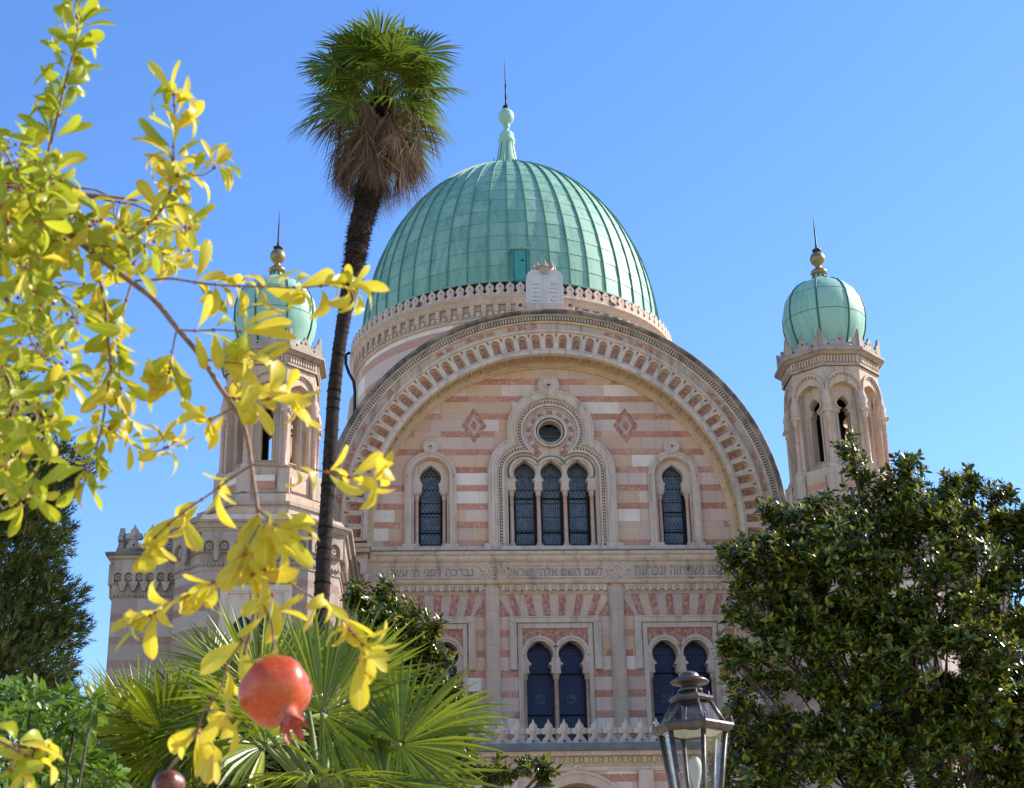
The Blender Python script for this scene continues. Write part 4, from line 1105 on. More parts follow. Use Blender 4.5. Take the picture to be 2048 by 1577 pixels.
M['py'] = leafmat('pomegranate leaf yellow', ((.60,.47,.03), (.72,.58,.05), (.64,.56,.035), (.58,.40,.035)), .42, .36, .3, (.98,.82,.04), (.80,.62,.20), (.50,.20,.03))
M['twig'] = simple('pomegranate twig', (.19,.10,.055), (.32,.20,.13), 60, .6, bmp=.3)
M['node'] = simple('red leaf stalks', (.36,.06,.03), (.25,.08,.04), 60, .5)

def frond(parent, base, hub, axis, normal, Rad, mats, nseg=34, spread=280, droop=.25, name='frond', fold=.35, wid=1.0, tip=0, split=.5, pr=.012):
    "one fan leaf: a stalk from base to hub and pleated blades spreading from the hub"
    base, hub = Vector(base), Vector(hub); axis = Vector(axis).normalized(); normal = Vector(normal)
    side = axis.cross(normal).normalized(); normal = side.cross(axis).normalized()
    b = MB()
    if (hub-base).length > .03:
        mid = (base+hub)/2 + Vector((0, 0, .06*(hub-base).length))
        b.tube(smooth_path([base, mid, hub], 3), [pr*1.4]*3+[pr]*4, 5, 1)
    g = Vector((0, 0, -1)); dphi = R(spread)/nseg
    for k in range(nseg):
        ph = R(-spread/2) + dphi*(k+.5)
        L = Rad*(1-.22*abs(2*ph/R(spread))**2)*random.uniform(.9, 1.05); dr_ = droop*random.uniform(.55, 1.5)
        d = (axis*math.cos(ph) + side*math.sin(ph)); s = (side*math.cos(ph) - axis*math.sin(ph))
        d = (d + normal*random.uniform(-.05, .10)).normalized()
        s = (s + normal*random.uniform(-.2, .2)).normalized(); up = d.cross(s) * -1
        if up.dot(normal) < 0: up = -up
        v = []; w_old = 0
        st_ = (.05, .28, split, .70, .86, 1.0)
        for q, r in enumerate(st_):
            w = math.tan(dphi/2)*L*min(r, split)*wid*.95
            if r > split: w *= max(0.03, 1-((r-split)/(1-split))**1.3)
            p = hub + d*(L*r) + g*(dr_*Rad*max(0, r-.25)**2.2)
            v += [p - s*w + up*(fold*w), p, p + s*w + up*(fold*w)]
        f = []; 
        for q in range(len(st_)-1):
            f += [(q*3, q*3+1, q*3+4, q*3+3), (q*3+1, q*3+2, q*3+5, q*3+4)]
        b.add(v, f[:8], 0, False); 
        n0 = len(b.v)-18
        b.f += [[n0+i for i in ff] for ff in f[8:]]; b.m += [2 if random.random() < tip else 0]*2; b.sm += [False]*2
    return b.build(name, mats, parent)

# ---- the tall palm
tp = empty('palm_tree', at(620, 1577, 18.0).xy.to_3d(), 'tall slim fan palm with a shaggy skirt of dead brown leaves', 'palm tree')
path_px = [(640,1262,16),(648,1100,15.5),(658,950,14.8),(667,800,14.5),(678,700,14),(690,625,15),(700,570,19),(709,520,21),(716,480,23),(724,440,25),(735,400,28),(748,330,28),(760,250,26),(765,200,24),(766,160,14)]
pts = [at(a, c, 18.0) for a, c, r in path_px]; rad = [r*.0056 for a, c, r in path_px]
g0 = Vector((pts[0].x-.25, 18.0, 0)); pts = [g0, g0*.5+pts[0]*.5+Vector((.03,0,0))] + pts; rad = [.15, .115] + rad
b = MB(); sp_ = smooth_path(pts, 7); rr = []
for i in range(len(pts)-1):
    for j in range(7): rr.append(rad[i]+(rad[i+1]-rad[i])*j/7)
rr.append(rad[-1])
rr = [r*(1+random.uniform(-.05,.05)) for r in rr]
b.tube(sp_, rr, 18, 0)
for i in range(120):                                   # leaf-scar rings
    t = random.uniform(0, 1); k = int(t*(len(sp_)-8)); p, r = sp_[k], rr[k]
    d = (sp_[k+1]-sp_[k]).normalized()
    b.tube([p-d*.012, p+d*.012], r*1.05, 16, 0, cap=False)
trunk = b.build('trunk', M['trunk'], tp)
P, A, N_, S = [], [], [], []
for i in range(5200):                                  # hanging fibre on the upper trunk
    k = random.randrange(int(len(sp_)*.52), len(sp_)-4); a = random.uniform(0, 2*PI)
    o = Vector((math.cos(a), math.sin(a), 0)); p = sp_[k] + o*rr[k]*.92 + Vector((0, 0, random.uniform(-.1, .1)))
    P.append(p); A.append(o*random.uniform(.25, .9) + Vector((random.uniform(-.4,.4), random.uniform(-.4,.4), random.uniform(-1.3, .2)))); N_.append(o); S.append(random.uniform(.04, .085))
for i in range(2600):
    k = random.randrange(int(len(sp_)*.12), int(len(sp_)*.6)); a = random.uniform(0, 2*PI)
    o = Vector((math.cos(a), math.sin(a), 0)); p = sp_[k] + o*rr[k]*.96
    P.append(p); A.append(o*random.uniform(.3, .6) + Vector((random.uniform(-.8,.8), random.uniform(-.8,.8), random.uniform(-.5, .6)))); N_.append(o); S.append(random.uniform(.018, .035))
cloud('trunk_fibre', [([(-.10,0,0),(.10,0,0),(.03,.6,.05),(0,1,.1),(-.05,.55,.03)], [(0,1,2,4),(4,2,3)], [0,0])], [M['fibre']], P, A, N_, S, trunk)
heart = at(763, 195, 18.0)
pm = [M['palm'], M['petiole'], M['palm_tip']]
for i in range(38):
    t = (i+.5)/38; el = R(86 - 96*t**.95); az = i*2.39996 + .4; el += random.gauss(0, .24)
    d = Vector((math.cos(az)*math.cos(el), math.sin(az)*math.cos(el), math.sin(el)))
    L = random.uniform(.44, .64)*(1.05 if el > 0 else 1.15)
    if d.z < -.1: L *= .95
    hub = heart + Vector((0, 0, .05 - .25*t)) + d*L
    ax = (d + Vector((0, 0, -.38 if el < R(50) else -.08))).normalized()
    nrm = Vector((0, 0, 1)) if abs(ax.z) < .8 else Vector((-d.x, -d.y, .5))
    nrm = nrm + Vector((random.uniform(-.3,.3), random.uniform(-.5,.1), 0))
    frond(tp, heart+Vector((0,0,-.1-.25*t)), hub, ax, nrm, random.uniform(.48, .78), pm, 34, random.choice((230, 260, 280)), random.uniform(.3, .65), tip=.05, split=.55)
for a, c, rot, ln in ((745, 92, -12, .60), (838, 98, 38, .60), (672, 120, -55, .55), (700, 200, -75, .55)):    # fans that face the viewer
    hub = at(a, c+10, 17.45); ax = Vector((math.sin(R(rot)), .25, math.cos(R(rot))))
    frond(tp, heart+Vector((0,0,-.1)), hub, ax, Vector((0.1, -1, .45)), ln, pm, 38, 260, .22, tip=.04, split=.62)
for i in range(100):                                    # the dead skirt
    t = random.random(); az = i*2.39996
    o = Vector((math.cos(az), math.sin(az), 0)); z = -.26 - t*.84
    base = heart + Vector((-.05*t*2, 0, z)) + o*.2
    hub = base + o*(random.uniform(.16,.46)*(1-.58*t)+.02) + Vector((0, 0, random.uniform(-.12,.08)))
    frond(tp, base, hub, Vector((o.x*random.uniform(-.05,.30)+random.gauss(0,.08), o.y*.2+random.gauss(0,.08), -1)), o+Vector((random.gauss(0,.5),random.gauss(0,.5),0)), random.uniform(.50, .74)*(1-.12*t), [M['dead'], M['dead'], M['dead']], 24, random.uniform(35, 110), .12, 'dead_frond', .8, .75, 0, .4)

# ---- the low fan palm in front, and the one behind it to the left
pl = [M['palm_low'], M['petiole'], M['palm_tip']]
def low_palm(label, stem_px, Y, fans, extra, spread_px, grp):
    s = at(*stem_px, Y); root = empty('fan_palm', (s.x, Y, 0), label, 'fan palm', grp)
    b = MB(); b.tube([(s.x+.05, Y, 0), (s.x-.02, Y, s.z*.5), (s.x, Y, s.z)], [.13, .12, .10], 12); tr = b.build('trunk', M['trunk'], root)
    for (a, c, rot, ln, dy, tw, tip, dp) in fans:
        hub = at(a, c, Y+dy); ax = Vector((math.sin(R(rot)), -.15 if dy < 0 else .1, math.cos(R(rot))))
        frond(root, s, hub, ax, Vector((tw+.35, -1, .75)), ln, pl, 46, 255, dp, tip=tip, split=.52, fold=.5)
    for i in range(extra):
        az = i*2.39996; el = R(random.uniform(4, 58)); d = Vector((math.cos(az)*math.cos(el), math.sin(az)*math.cos(el), math.sin(el)))
        hub = s + Vector((0,0,-.12)) + d*random.uniform(.35, .62)
        ax = (d + Vector((0, 0, -.25))).normalized()
        frond(root, s+Vector((0,0,-.1)), hub, ax, Vector((random.uniform(-.4,.4), -.5, .9)), random.uniform(.42, .56), pl, 36, 240, random.uniform(.15, .4), tip=.12, split=.56)
    return root
low_palm('big low fan palm with bright green fans behind the red fruit', (640, 1590), 7.6,
    [(645,1428, 52,.62,-.25, .25,.02,.10), (520,1385,-22,.50,-.1,-.2,.02,.06), (800,1490, 62,.50,-.45,.3,.22,.20), (430,1330,-48,.30,.3,-.1,.05,.08),
     (600,1330, 8,.34,.35,.0,.03,.05), (700,1360, 40,.40,.4,.1,.04,.05), (770,1560, 84,.54,-.5,.5,.3,.12), (455,1440,-60,.42,.05,-.3,.05,.12)], 9, 0, 'low fan palms')
low_palm('smaller fan palm with yellow tipped leaves low on the left', (330, 1600), 8.2,
    [(395,1455,-52,.50,-.3,-.1,.65,.12), (290,1470,-8,.44,.1,.1,.1,.05), (215,1510,-15,.48,.2,.5,.08,.04), (330,1500,-70,.46,-.3,-.2,.35,.2), (420,1520,-40,.4,-.2,0,.12,.2), (150,1540,10,.50,.3,.6,.05,.04)], 11, 0, 'low fan palms')

# ---- magnolias
mt = [blade(.19, .05, -.10), blade(.21, .09, -.2), blade(.17, .04, .05)]
mt_y = [(v, f, [1]*6) for v, f, m in mt]; mt_b = [(v, f, [2]*6) for v, f, m in mt]
def crown_points(blobs, Y, sc, dens, seed):
    blobs = [(a, c, r*(.84 if r > 60 else .95), dy) for a, c, r, dy in blobs]
    "rosette positions on the outside of clumps; sc = metres per pixel"
    r_ = np.random.default_rng(seed); out = []; nor = []
    for (a, c, r, dy) in blobs:
        o = np.array(at(a, c, Y+dy)); rm = r*sc; n = max(5, int(dens*rm*rm))
        if r > 60:                                      # a big mass is a shell of separate leafy clumps with gaps between
            ns = int(1.75*(r/30)**2)
            for k in range(ns):
                e = r_.normal(size=3)*[1, 1, 1] + [0, -.35, .15]; e /= np.linalg.norm(e)
                c_ = o + e*rm*r_.uniform(.72, 1.08)*np.array([1, .85, 1]); rs = r_.uniform(22, 42)*sc
                m = int(r_.uniform(13, 24)); dd = r_.normal(size=(m, 3)); dd /= np.linalg.norm(dd, axis=1, keepdims=True)
                dd[:, 2] = np.abs(dd[:, 2])*np.where(r_.random(m) < .8, 1, -1)
                out.append(c_ + dd*rs*r_.uniform(.5, 1.0, (m, 1))*np.array([1.15, 1, .62])); nor.append(dd*.6 + e*.5)
            n = int(n*.12)
        d = r_.normal(size=(n, 3)); d /= np.linalg.norm(d, axis=1, keepdims=True)
        rad = rm*r_.uniform(.35, 1.0, n)**.5*(1+.12*r_.normal(size=n))
        p = o + d*rad[:, None]*np.array([1, .85, 1]); out.append(p); nor.append(d)
        for k in range(int(3+r*.16)):                    # sprigs that stand out of the clump
            e = r_.normal(size=3) + np.array([0, -.3, .55]); e /= np.linalg.norm(e)
            ln = r_.uniform(.14, .42)*min(1, .4+rm); m = int(2+ln*9)
            tt = np.linspace(.3, 1, m)[:, None]; out.append(o + e*np.array([1,.85,1])*(rm*.85) + e*ln*tt + .03*r_.normal(size=(m, 3))); nor.append(np.repeat(e[None], m, 0))
    return np.concatenate(out), np.concatenate(nor)
def magnolia(label, foot, Y, blobs, sc, dens, seed, limbs, leaf=.155):
    root = empty('magnolia_tree', (foot, Y, 0), label, 'magnolia tree', 'magnolia trees')
    p, d = crown_points(blobs, Y, sc, dens, seed); r_ = np.random.default_rng(seed+1)
    up = d*.75 + np.array([0, -.05, .75]) + .25*r_.normal(size=d.shape); up /= np.linalg.norm(up, axis=1, keepdims=True)
    P, A, N_, S, K = [], [], [], [], []
    e1 = np.cross(up, [0.3, .9, .1]); e1 /= np.linalg.norm(e1, axis=1, keepdims=True); e2 = np.cross(up, e1)
    for k in range(9):
        a = k*2.4 + r_.uniform(0, .5, len(p)); el = np.where(k < 3, 1.0, np.where(k < 6, .55, -.05)) + .2*r_.normal(size=len(p))
        ax = up*np.sin(el)[:, None] + (e1*np.cos(a)[:, None]+e2*np.sin(a)[:, None])*np.cos(el)[:, None]
        P.append(p - up*(.02*k/9+.09*(k >= 6))[..., None] if False else p - up*(.012*k)); A.append(ax); N_.append(up + .2*r_.normal(size=up.shape))
        S.append(leaf*r_.uniform(.6, 1.2, len(p))*(.72 if k < 3 else 1))
        young = (r_.random(len(p)) < (.6 if k < 3 else .16)) & (up[:, 2] > .05)  # young leaves; the lit tone goes only on upward-facing rosettes
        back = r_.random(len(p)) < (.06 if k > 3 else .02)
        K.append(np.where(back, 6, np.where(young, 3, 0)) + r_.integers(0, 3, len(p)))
    cloud('crown', mt + mt_y + mt_b, [M['mag'], M['mag_young_lit'], M['mag_back']], np.concatenate(P), np.concatenate(A), np.concatenate(N_), np.concatenate(S), root, np.concatenate(K))
    b = MB(); fork = Vector((foot, Y, limbs[0]))
    b.tube(smooth_path([(foot, Y, 0), (foot+.05, Y, limbs[0]*.5), fork], 4), [.22]*4+[.17]*4+[.14], 12)
    r2 = random.Random(seed)
    for (a, c, r, dy) in blobs:
        q = at(a, c, Y+dy); m_ = fork*.45+q*.55 + Vector((r2.uniform(-.2,.2), r2.uniform(-.2,.2), -.25))
        kk = 1 if r > 60 else .45
        b.tube(smooth_path([fork + Vector((0,0,r2.uniform(-.6,.8))), m_, q], 4), [.05*kk]*3+[.03*kk]*3+[.014*kk]*2+[.006*kk], 6)
        for k in range(5):
            e = q + Vector((r2.gauss(0,1), r2.gauss(0,.8), r2.gauss(.3,.8))).normalized()*r*sc*.9
            b.tube([m_.lerp(q, r2.uniform(.5,1)), (q+e)/2+Vector((0,0,-.05)), e], [.02, .014, .006], 5)
    b.build('trunk', M['bark'], root)
    return root
sc = 1/118
big_ = [(1700,1150,170,.3),(1850,1130,165,0),(1985,1150,140,.4),(1620,1175,105,-.3),(1540,1125,62,-.5),(1555,1290,88,-.4),(1690,1340,180,.2),(1870,1340,200,-.2),
 (1530,1470,70,-.5),(1650,1510,140,0),(1840,1540,190,.2),(2010,1390,150,.3),(1725,1010,62,.3),(1705,935,26,.2),(1690,893,14,.2),(1795,975,50,.1),(1800,925,22,.1),(1905,1000,52,.2),(1925,950,22,.2),(1880,955,18,.2),(2010,1030,58,.3),(1975,985,20,.3),
 (1480,1095,38,-.6),(1445,1110,16,-.6),(1555,1040,40,-.3),(1530,1015,16,-.3),(1635,1005,30,-.2),(1470,1195,40,-.6),(1455,1290,34,-.7),(1450,1300,18,-.8),(1475,1380,35,-.5),(1470,1455,45,-.6),(1480,1545,60,-.4),(2060,1500,120,.2),(2110,1340,110,.6),(2180,1420,180,.4),(2150,1120,110,.4),(1650,1080,60,-.5)]
big = [(a+14, c+(18 if c > 940 else 6), r, d) for a, c, r, d in big_]
magnolia('large glossy magnolia filling the right side beside the lamp', xat(1880, 1500, 24), 24.0, big, sc, 300, 11, (3.6,))
small = [(755,1240,52,0),(722,1205,20,0),(712,1190,10,0),(770,1215,36,.1),(815,1275,52,.2),(850,1300,38,0),(868,1335,46,.1),(858,1410,58,0),(790,1330,66,.2),(890,1385,30,-.1),(880,1440,36,-.1),(740,1300,50,.2),(868,1262,12,0),(905,1475,22,-.1),(800,1430,70,.3),(930,1530,26,-.3),(985,1548,16,-.4),(1017,1545,11,-.5),(1056,1530,11,-.5),(1088,1540,10,-.5),(1092,1555,8,-.5),(850,1520,60,0)]
magnolia('smaller magnolia between the palms and the striped facade', xat(810, 1500, 26), 26.0, small, 1/112, 330, 23, (4.2,))

# ---- cypress at the left edge
cy = empty('cypress_tree', (xat(-60, 1400, 27), 27.0, 0), 'dark shaggy cypress at the left edge', 'cypress tree')
b = MB(); cx0 = xat(-60, 1400, 27); b.tube([(cx0, 27, 0), (cx0+.1, 27, 7), (cx0+.2, 27, 13)], [.35, .22, .05], 10)
P, A, N_, S = [], [], [], []
tips = [(100,822,26),(60,860,40),(130,890,30),(195,932,22),(100,940,60),(60,1010,70),(140,975,30),(130,1075,28),(70,1080,70),(60,1150,60),(110,1200,50),(170,1247,16),(130,1260,40),(60,1240,70),(130,1340,34),(60,1330,80),(140,1385,30),(20,930,80),(0,1050,110),(0,1200,110),(0,1340,110),(20,800,50),(-40,720,60),(40,740,30),(85,1390,50),(-60,1000,120),(-60,1250,120)]
for a, c, r in tips:
    q = at(a, c, 27 + random.uniform(-.6,.6)); z = max(1.5, q.z-.9); root_ = Vector((cx0+.1, 27, z))
    b.tube(smooth_path([root_, (root_+q)/2+Vector((0,0,-.15)), q], 3), [.05]*3+[.03]*3+[.01], 5)
    d0 = (q-root_).normalized(); n = int(70+r*r*.10)
    for i in range(n):
        o = Vector((random.gauss(0,1), random.gauss(0,.8), random.gauss(0,.8))).normalized()*(random.random()**.55)*r/108
        o.x *= 1.1
        if r < 36: o = o*.55 - d0*random.random()*1.1
        P.append(q+o); dd = (d0*.8 + o.normalized()*.8 + Vector((0,0,.25)) + Vector((random.gauss(0,.35),random.gauss(0,.35),random.gauss(0,.3)))); A.append(dd)
        N_.append(Vector((random.gauss(0,1),random.gauss(0,1),random.gauss(0,1)))); S.append(random.uniform(.13,.26))
b.build('trunk', M['bark'], cy)
spray_v, spray_f = [], []
for k, (a, l, w, o_) in enumerate(((0,1,.05,0),(28,.7,.05,.1),(-28,.7,.05,.15),(45,.5,.05,.3),(-45,.5,.05,.35),(35,.45,.045,.55),(-35,.42,.045,.6))):
    s, c = math.sin(R(a)), math.cos(R(a)); n0 = len(spray_v)
    spray_v += [(-w*c, o_, 0), (w*c, o_, 0), (s*l*.6+w*c, o_+c*l*.6*(1-o_), .04), (s*l*(1-o_), o_+c*l*(1-o_), .0), (s*l*.6-w*c, o_+c*l*.6*(1-o_), .04)]
    spray_f += [(n0, n0+1, n0+2, n0+4), (n0+4, n0+2, n0+3)]
cloud('crown', [(spray_v, spray_f, [0]*len(spray_f))], [M['needle']], P, A, N_, S, cy)

# ---- leafy shrub low on the left
sh = empty('shrub', (xat(60, 1577, 6.0), 6.0, 0), 'bright green leafy shrub in the lower left corner', 'shrub')
P, A, N_, S = [], [], [], []; b = MB(); s0 = Vector((xat(60,1577,6.0), 6.0, 0))
for a, c, r in ((30,1520,70),(90,1470,55),(150,1440,36),(185,1410,22),(60,1420,50),(10,1440,60),(20,1390,30),(110,1540,60),(170,1520,40),(130,1400,22),(0,1600,90),(100,1610,80),(215,1560,34),(-60,1500,90)):
    q = at(a, c, 6.0+random.uniform(-.3,.3)); b.tube(smooth_path([s0, (s0+q)/2+Vector((0,0,.2)), q], 4), [.009]*5+[.005]*4, 5)
    for i in range(int(14+r*1.9)):
        o = Vector((random.gauss(0,1), random.gauss(0,1), random.gauss(0,1))).normalized()*(random.random()**.5)*r/540
        P.append(q+o); A.append(o.normalized()+Vector((random.gauss(0,.5),random.gauss(0,.5),random.gauss(.1,.5)))); N_.append(Vector((random.gauss(.2,.6),random.gauss(-.3,.6),1))); S.append(random.uniform(.035,.07))
b.build('stem', M['bark'], sh)
cloud('foliage', [blade(.24,.06,-.1), blade(.2,.03,-.25)], [M['hedge']], P, A, N_, S, sh)
# dark leaves added to stand in for deep shade among the palms
us = empty('dark_filler_bush', (xat(560, 1577, 9.4), 9.4, 0), 'dark leafy filler added as deep shade behind the low fan palms', 'bush')
P, A, N_, S = [], [], [], []; b = MB(); s0 = Vector((xat(520,1577,9.4), 9.4, 0))
for a, c, r in ((300,1530,70),(420,1535,85),(540,1520,85),(640,1530,85),(470,1480,60),(600,1480,60),(660,1560,80),(780,1575,70),(880,1590,50),(240,1580,80),(180,1600,80),(500,1620,110),(700,1640,110)):
    q = at(a, c, 8.6+random.uniform(-.4,.8)); b.tube([s0, (s0+q)/2, q], [.03,.02,.01], 5)
    for i in range(int(r*4.5)):
        o = Vector((random.gauss(0,1), random.gauss(0,1), random.gauss(0,1))).normalized()*(random.random()**.5)*r/340
        P.append(q+o); A.append(o.normalized()+Vector((random.gauss(0,.5),random.gauss(0,.5),random.gauss(.1,.5)))); N_.append(Vector((random.gauss(0,.6),random.gauss(0,.6),1))); S.append(random.uniform(.06,.11))
b.build('stem', M['bark'], us); cloud('foliage', mt, [M['mag']], P, A, N_, S, us)

# ---- pomegranate branches close to the viewer
pt = empty('pomegranate_tree', (-1.35, 2.5, 0), 'pomegranate tree with yellow autumn leaves reaching in from the left', 'pomegranate tree')
def pleaf(bend, curl, mi):
    "oblong leaf, widest past the middle, folded and curved"
    rows = ((0,.012),(.12,.055),(.3,.115),(.5,.16),(.68,.18),(.84,.15),(.94,.085),(1,.0)); v = []; f = []
    for i, (t, w) in enumerate(rows):
        a = bend*t; y = math.sin(a)/bend if abs(bend) > 1e-3 else t; z = -(1-math.cos(a))/bend if abs(bend) > 1e-3 else 0
        v += [(-w, y, z+curl*w), (0, y, z), (w, y, z+curl*w*.8)]
    for i in range(len(rows)-1): f += [(i*3, i*3+1, i*3+4, i*3+3), (i*3+1, i*3+2, i*3+5, i*3+4)]
    return v, f, [mi]*len(f), [(1 if k == 1 else 0, t) for t, w in rows for k in range(3)]
plt_ = [pleaf(be, cu, mi) for mi in (0, 1) for be, cu in ((.6,.5),(1.2,.7),(2.0,.85),(-.9,.5),(.2,.3),(2.8,.7))]
PX = 1/1600
LP, LA, LN, LSZ, LK, LW = [], [], [], [], [], []
SUN = Vector((.78, .17, .60)).normalized()
def leaf_at(p, d, size, yellow):
    LP.append(p); LA.append(d); LN.append(Vector((random.gauss(.25,.6), random.gauss(-.55,.55), random.gauss(.55,.5)))); LSZ.append(size*random.uniform(.74,1.22))
    LK.append(random.randrange(6) + (6 if random.random() < yellow else 0)); LW.append(random.uniform(.8, 1.2))
tw = MB(); nd_ = MB()
def img_dir(deg, toward=0.0): return Vector((math.sin(R(deg)), -toward, math.cos(R(deg))))
def yel(a, c): return max(.16, min(.97, .12+(a-120)/330*.8 + (c-500)/900*.45))
def cluster(a, c, Y, n, L, droop=0.0, heading=None):
    p = at(a, c, Y); y = yel(a, c)
    for i in range(n):
        deg = random.uniform(0, 360) if heading is None else heading + random.choice((-1,1))*random.uniform(5, 85)
        d = img_dir(deg, random.uniform(-.6, .75)) + Vector((0, 0, -droop))
        q = p + d.normalized()*.006
        leaf_at(q, d, L*PX*(Y/2.0)*1.0, y)
    if n > 1: nd_.lathe([(0,-.0032),(.0026,-.0015),(.0028,.001),(0,.0032)], p, 6)
def twig(pxs, Y, r0, r1, leaves=True, step=34, L=76, start=.12, droop=.15, dY=0.0, per=(3,5)):
    P3 = [at(a, c, Y + dY*i/(len(pxs)-1)) for i, (a, c) in enumerate(pxs)]; sp_ = smooth_path(P3, 5); n = len(sp_)
    tw.tube(sp_, [(r0 + (r1-r0)*i/(n-1))*PX for i in range(n)], 7)
    if not leaves: return
    # nodes along the twig, in pixels
    dist = [0]; 
    for i in range(1, len(pxs)): dist.append(dist[-1]+math.hypot(pxs[i][0]-pxs[i-1][0], pxs[i][1]-pxs[i-1][1]))
    s = dist[-1]*start
    while s < dist[-1]:
        k = max(i for i in range(len(dist)) if dist[i] <= s+1e-6); k = min(k, len(pxs)-2)
        t = (s-dist[k])/(dist[k+1]-dist[k]); a = pxs[k][0]+(pxs[k+1][0]-pxs[k][0])*t; c = pxs[k][1]+(pxs[k+1][1]-pxs[k][1])*t
        head = math.degrees(math.atan2(pxs[k+1][0]-pxs[k][0], -(pxs[k+1][1]-pxs[k][1])))
        cluster(a, c, Y + dY*s/dist[-1] + random.uniform(-.02,.02), random.randint(*per), L, droop, head); s += step*random.uniform(.7, 1.35)
    cluster(pxs[-1][0], pxs[-1][1], Y+dY, 5, L, droop, head)
Y0 = 2.05
NF = .9
main = [(-420,250),(-150,330),(20,405),(100,445),(150,478),(205,522),(265,566),(310,602),(350,652),(400,712),(440,775),(478,830),(496,885),(505,950),(514,1010),(520,1070),(521,1130),(514,1200),(500,1265),(488,1310)]
twig(main, Y0, 7.5, 4.2, leaves=False)
b = MB(); b.tube(smooth_path([(-1.35,2.5,0),(-1.30,2.45,.9),(-1.15,2.35,1.7), at(-900,200,2.25), at(-420,250,Y0)], 5), [.05]*6+[.042]*6+[.03]*5+[.012]*4, 10); b.build('trunk', M['bark'], pt)
twig([(198,515),(235,492),(275,468),(320,425),(340,385)], Y0, 4, 2.6, step=30, L=78)
twig([(340,385),(347,340),(347,290),(350,240),(347,190)], Y0, 2.6, 1.6, step=24, L=80, droop=-.05)
twig([(345,352),(380,351),(408,350),(430,335)], Y0, 2, 1.3, step=40, L=66)
twig([(20,405),(60,365),(90,325),(105,270),(120,215),(132,160),(150,95),(155,45),(152,10),(165,-40)], Y0+.06, 5, 1.6, step=20, L=80, droop=-.05)
twig([(270,562),(310,560),(345,558),(410,568),(480,573),(540,574),(600,576),(650,572),(700,574)], Y0, 3.2, 1.5, step=40, L=78, start=.28)
twig([(190,510),(202,570),(212,620),(216,680),(222,740),(212,800),(204,850),(190,905),(170,960)], Y0+.03, 4, 2, step=33, L=66, droop=.3, per=(3,5))
twig([(204,850),(240,872),(268,888),(300,905),(335,895)], Y0+.03, 2.4, 1.5, step=36, L=66)
twig([(262,570),(250,610),(240,650),(236,700),(240,760),(246,830)], Y0+.05, 3, 1.6, step=36, L=64, droop=.4)
twig([(352,660),(395,662),(440,660),(480,664)], Y0-.05, 2.6, 1.6, step=46, L=96, start=.3, per=(3,4))
twig([(352,665),(345,700),(338,745)], Y0, 2.4, 1.5, step=46, L=88, droop=.8, start=.5)
twig([(415,720),(450,725),(490,728)], Y0-.05, 2.6, 1.6, step=42, L=100, start=.3, per=(3,5))
twig([(455,795),(490,800),(530,800),(570,790)], Y0-.04, 2.6, 1.6, step=44, L=94, start=.1, per=(3,5))
twig([(470,815),(440,830),(420,838)], Y0, 2.4, 1.5, step=40, L=76, start=.4)
twig([(505,930),(465,955),(425,985),(385,1012),(345,1042),(310,1075)], Y0+.02, 3, 1.6, step=44, L=80, droop=.7, start=.2, per=(2,3))
twig([(504,930),(560,933),(610,936),(650,944),(700,955),(745,965)], Y0-.02, 2.8, 1.5, step=48, L=84, start=.35, droop=.35, per=(2,3))
twig([(516,1020),(545,1045),(560,1065)], Y0-.05, 2.6, 1.6, step=24, L=96, start=.05, per=(4,5))
twig([(519,1050),(500,1085),(490,1110)], Y0-.05, 2.4, 1.6, step=30, L=78, droop=.6, start=.3)
twig([(521,1128),(470,1148),(425,1165),(380,1190),(335,1212),(300,1232)], Y0+.02, 2.8, 1.5, step=46, L=82, droop=.8, start=.4, per=(3,5))
twig([(521,1130),(560,1150),(600,1180),(650,1210),(690,1245),(725,1290)], Y0-.02, 3, 1.6, step=46, L=84, droop=.75, start=.5, per=(3,4))
twig([(516,1190),(535,1225),(545,1260),(548,1306)], Y0-.03, 2.6, 2.2, step=50, L=72, start=.3, droop=.2, per=(1,3))
twig([(505,1250),(480,1290),(455,1330),(440,1380),(410,1420),(395,1465)], Y0+.03, 2.8, 1.4, step=50, L=84, droop=.9, start=.15, per=(1,3))
for a, c, n in ((530,1140,3),(505,1150,2),(545,1190,2),(470,1440,3),(450,1420,2),(430,1500,1),(585,1320,2),(520,1315,2),(715,1320,3),(700,1260,2)):
    cluster(a, c, Y0-.03, n, 84, .7)
    near = min(main + [(488,1310),(455,1330),(440,1380),(410,1420),(395,1465),(548,1306),(690,1245),(725,1290)], key=lambda p: math.hypot(p[0]-a, p[1]-c))
    tw.tube([at(*near, Y0), at((near[0]+a)/2+4, (near[1]+c)/2, Y0-.01), at(a, c, Y0-.03)], [1.6*PX, 1.3*PX, 1*PX], 5)
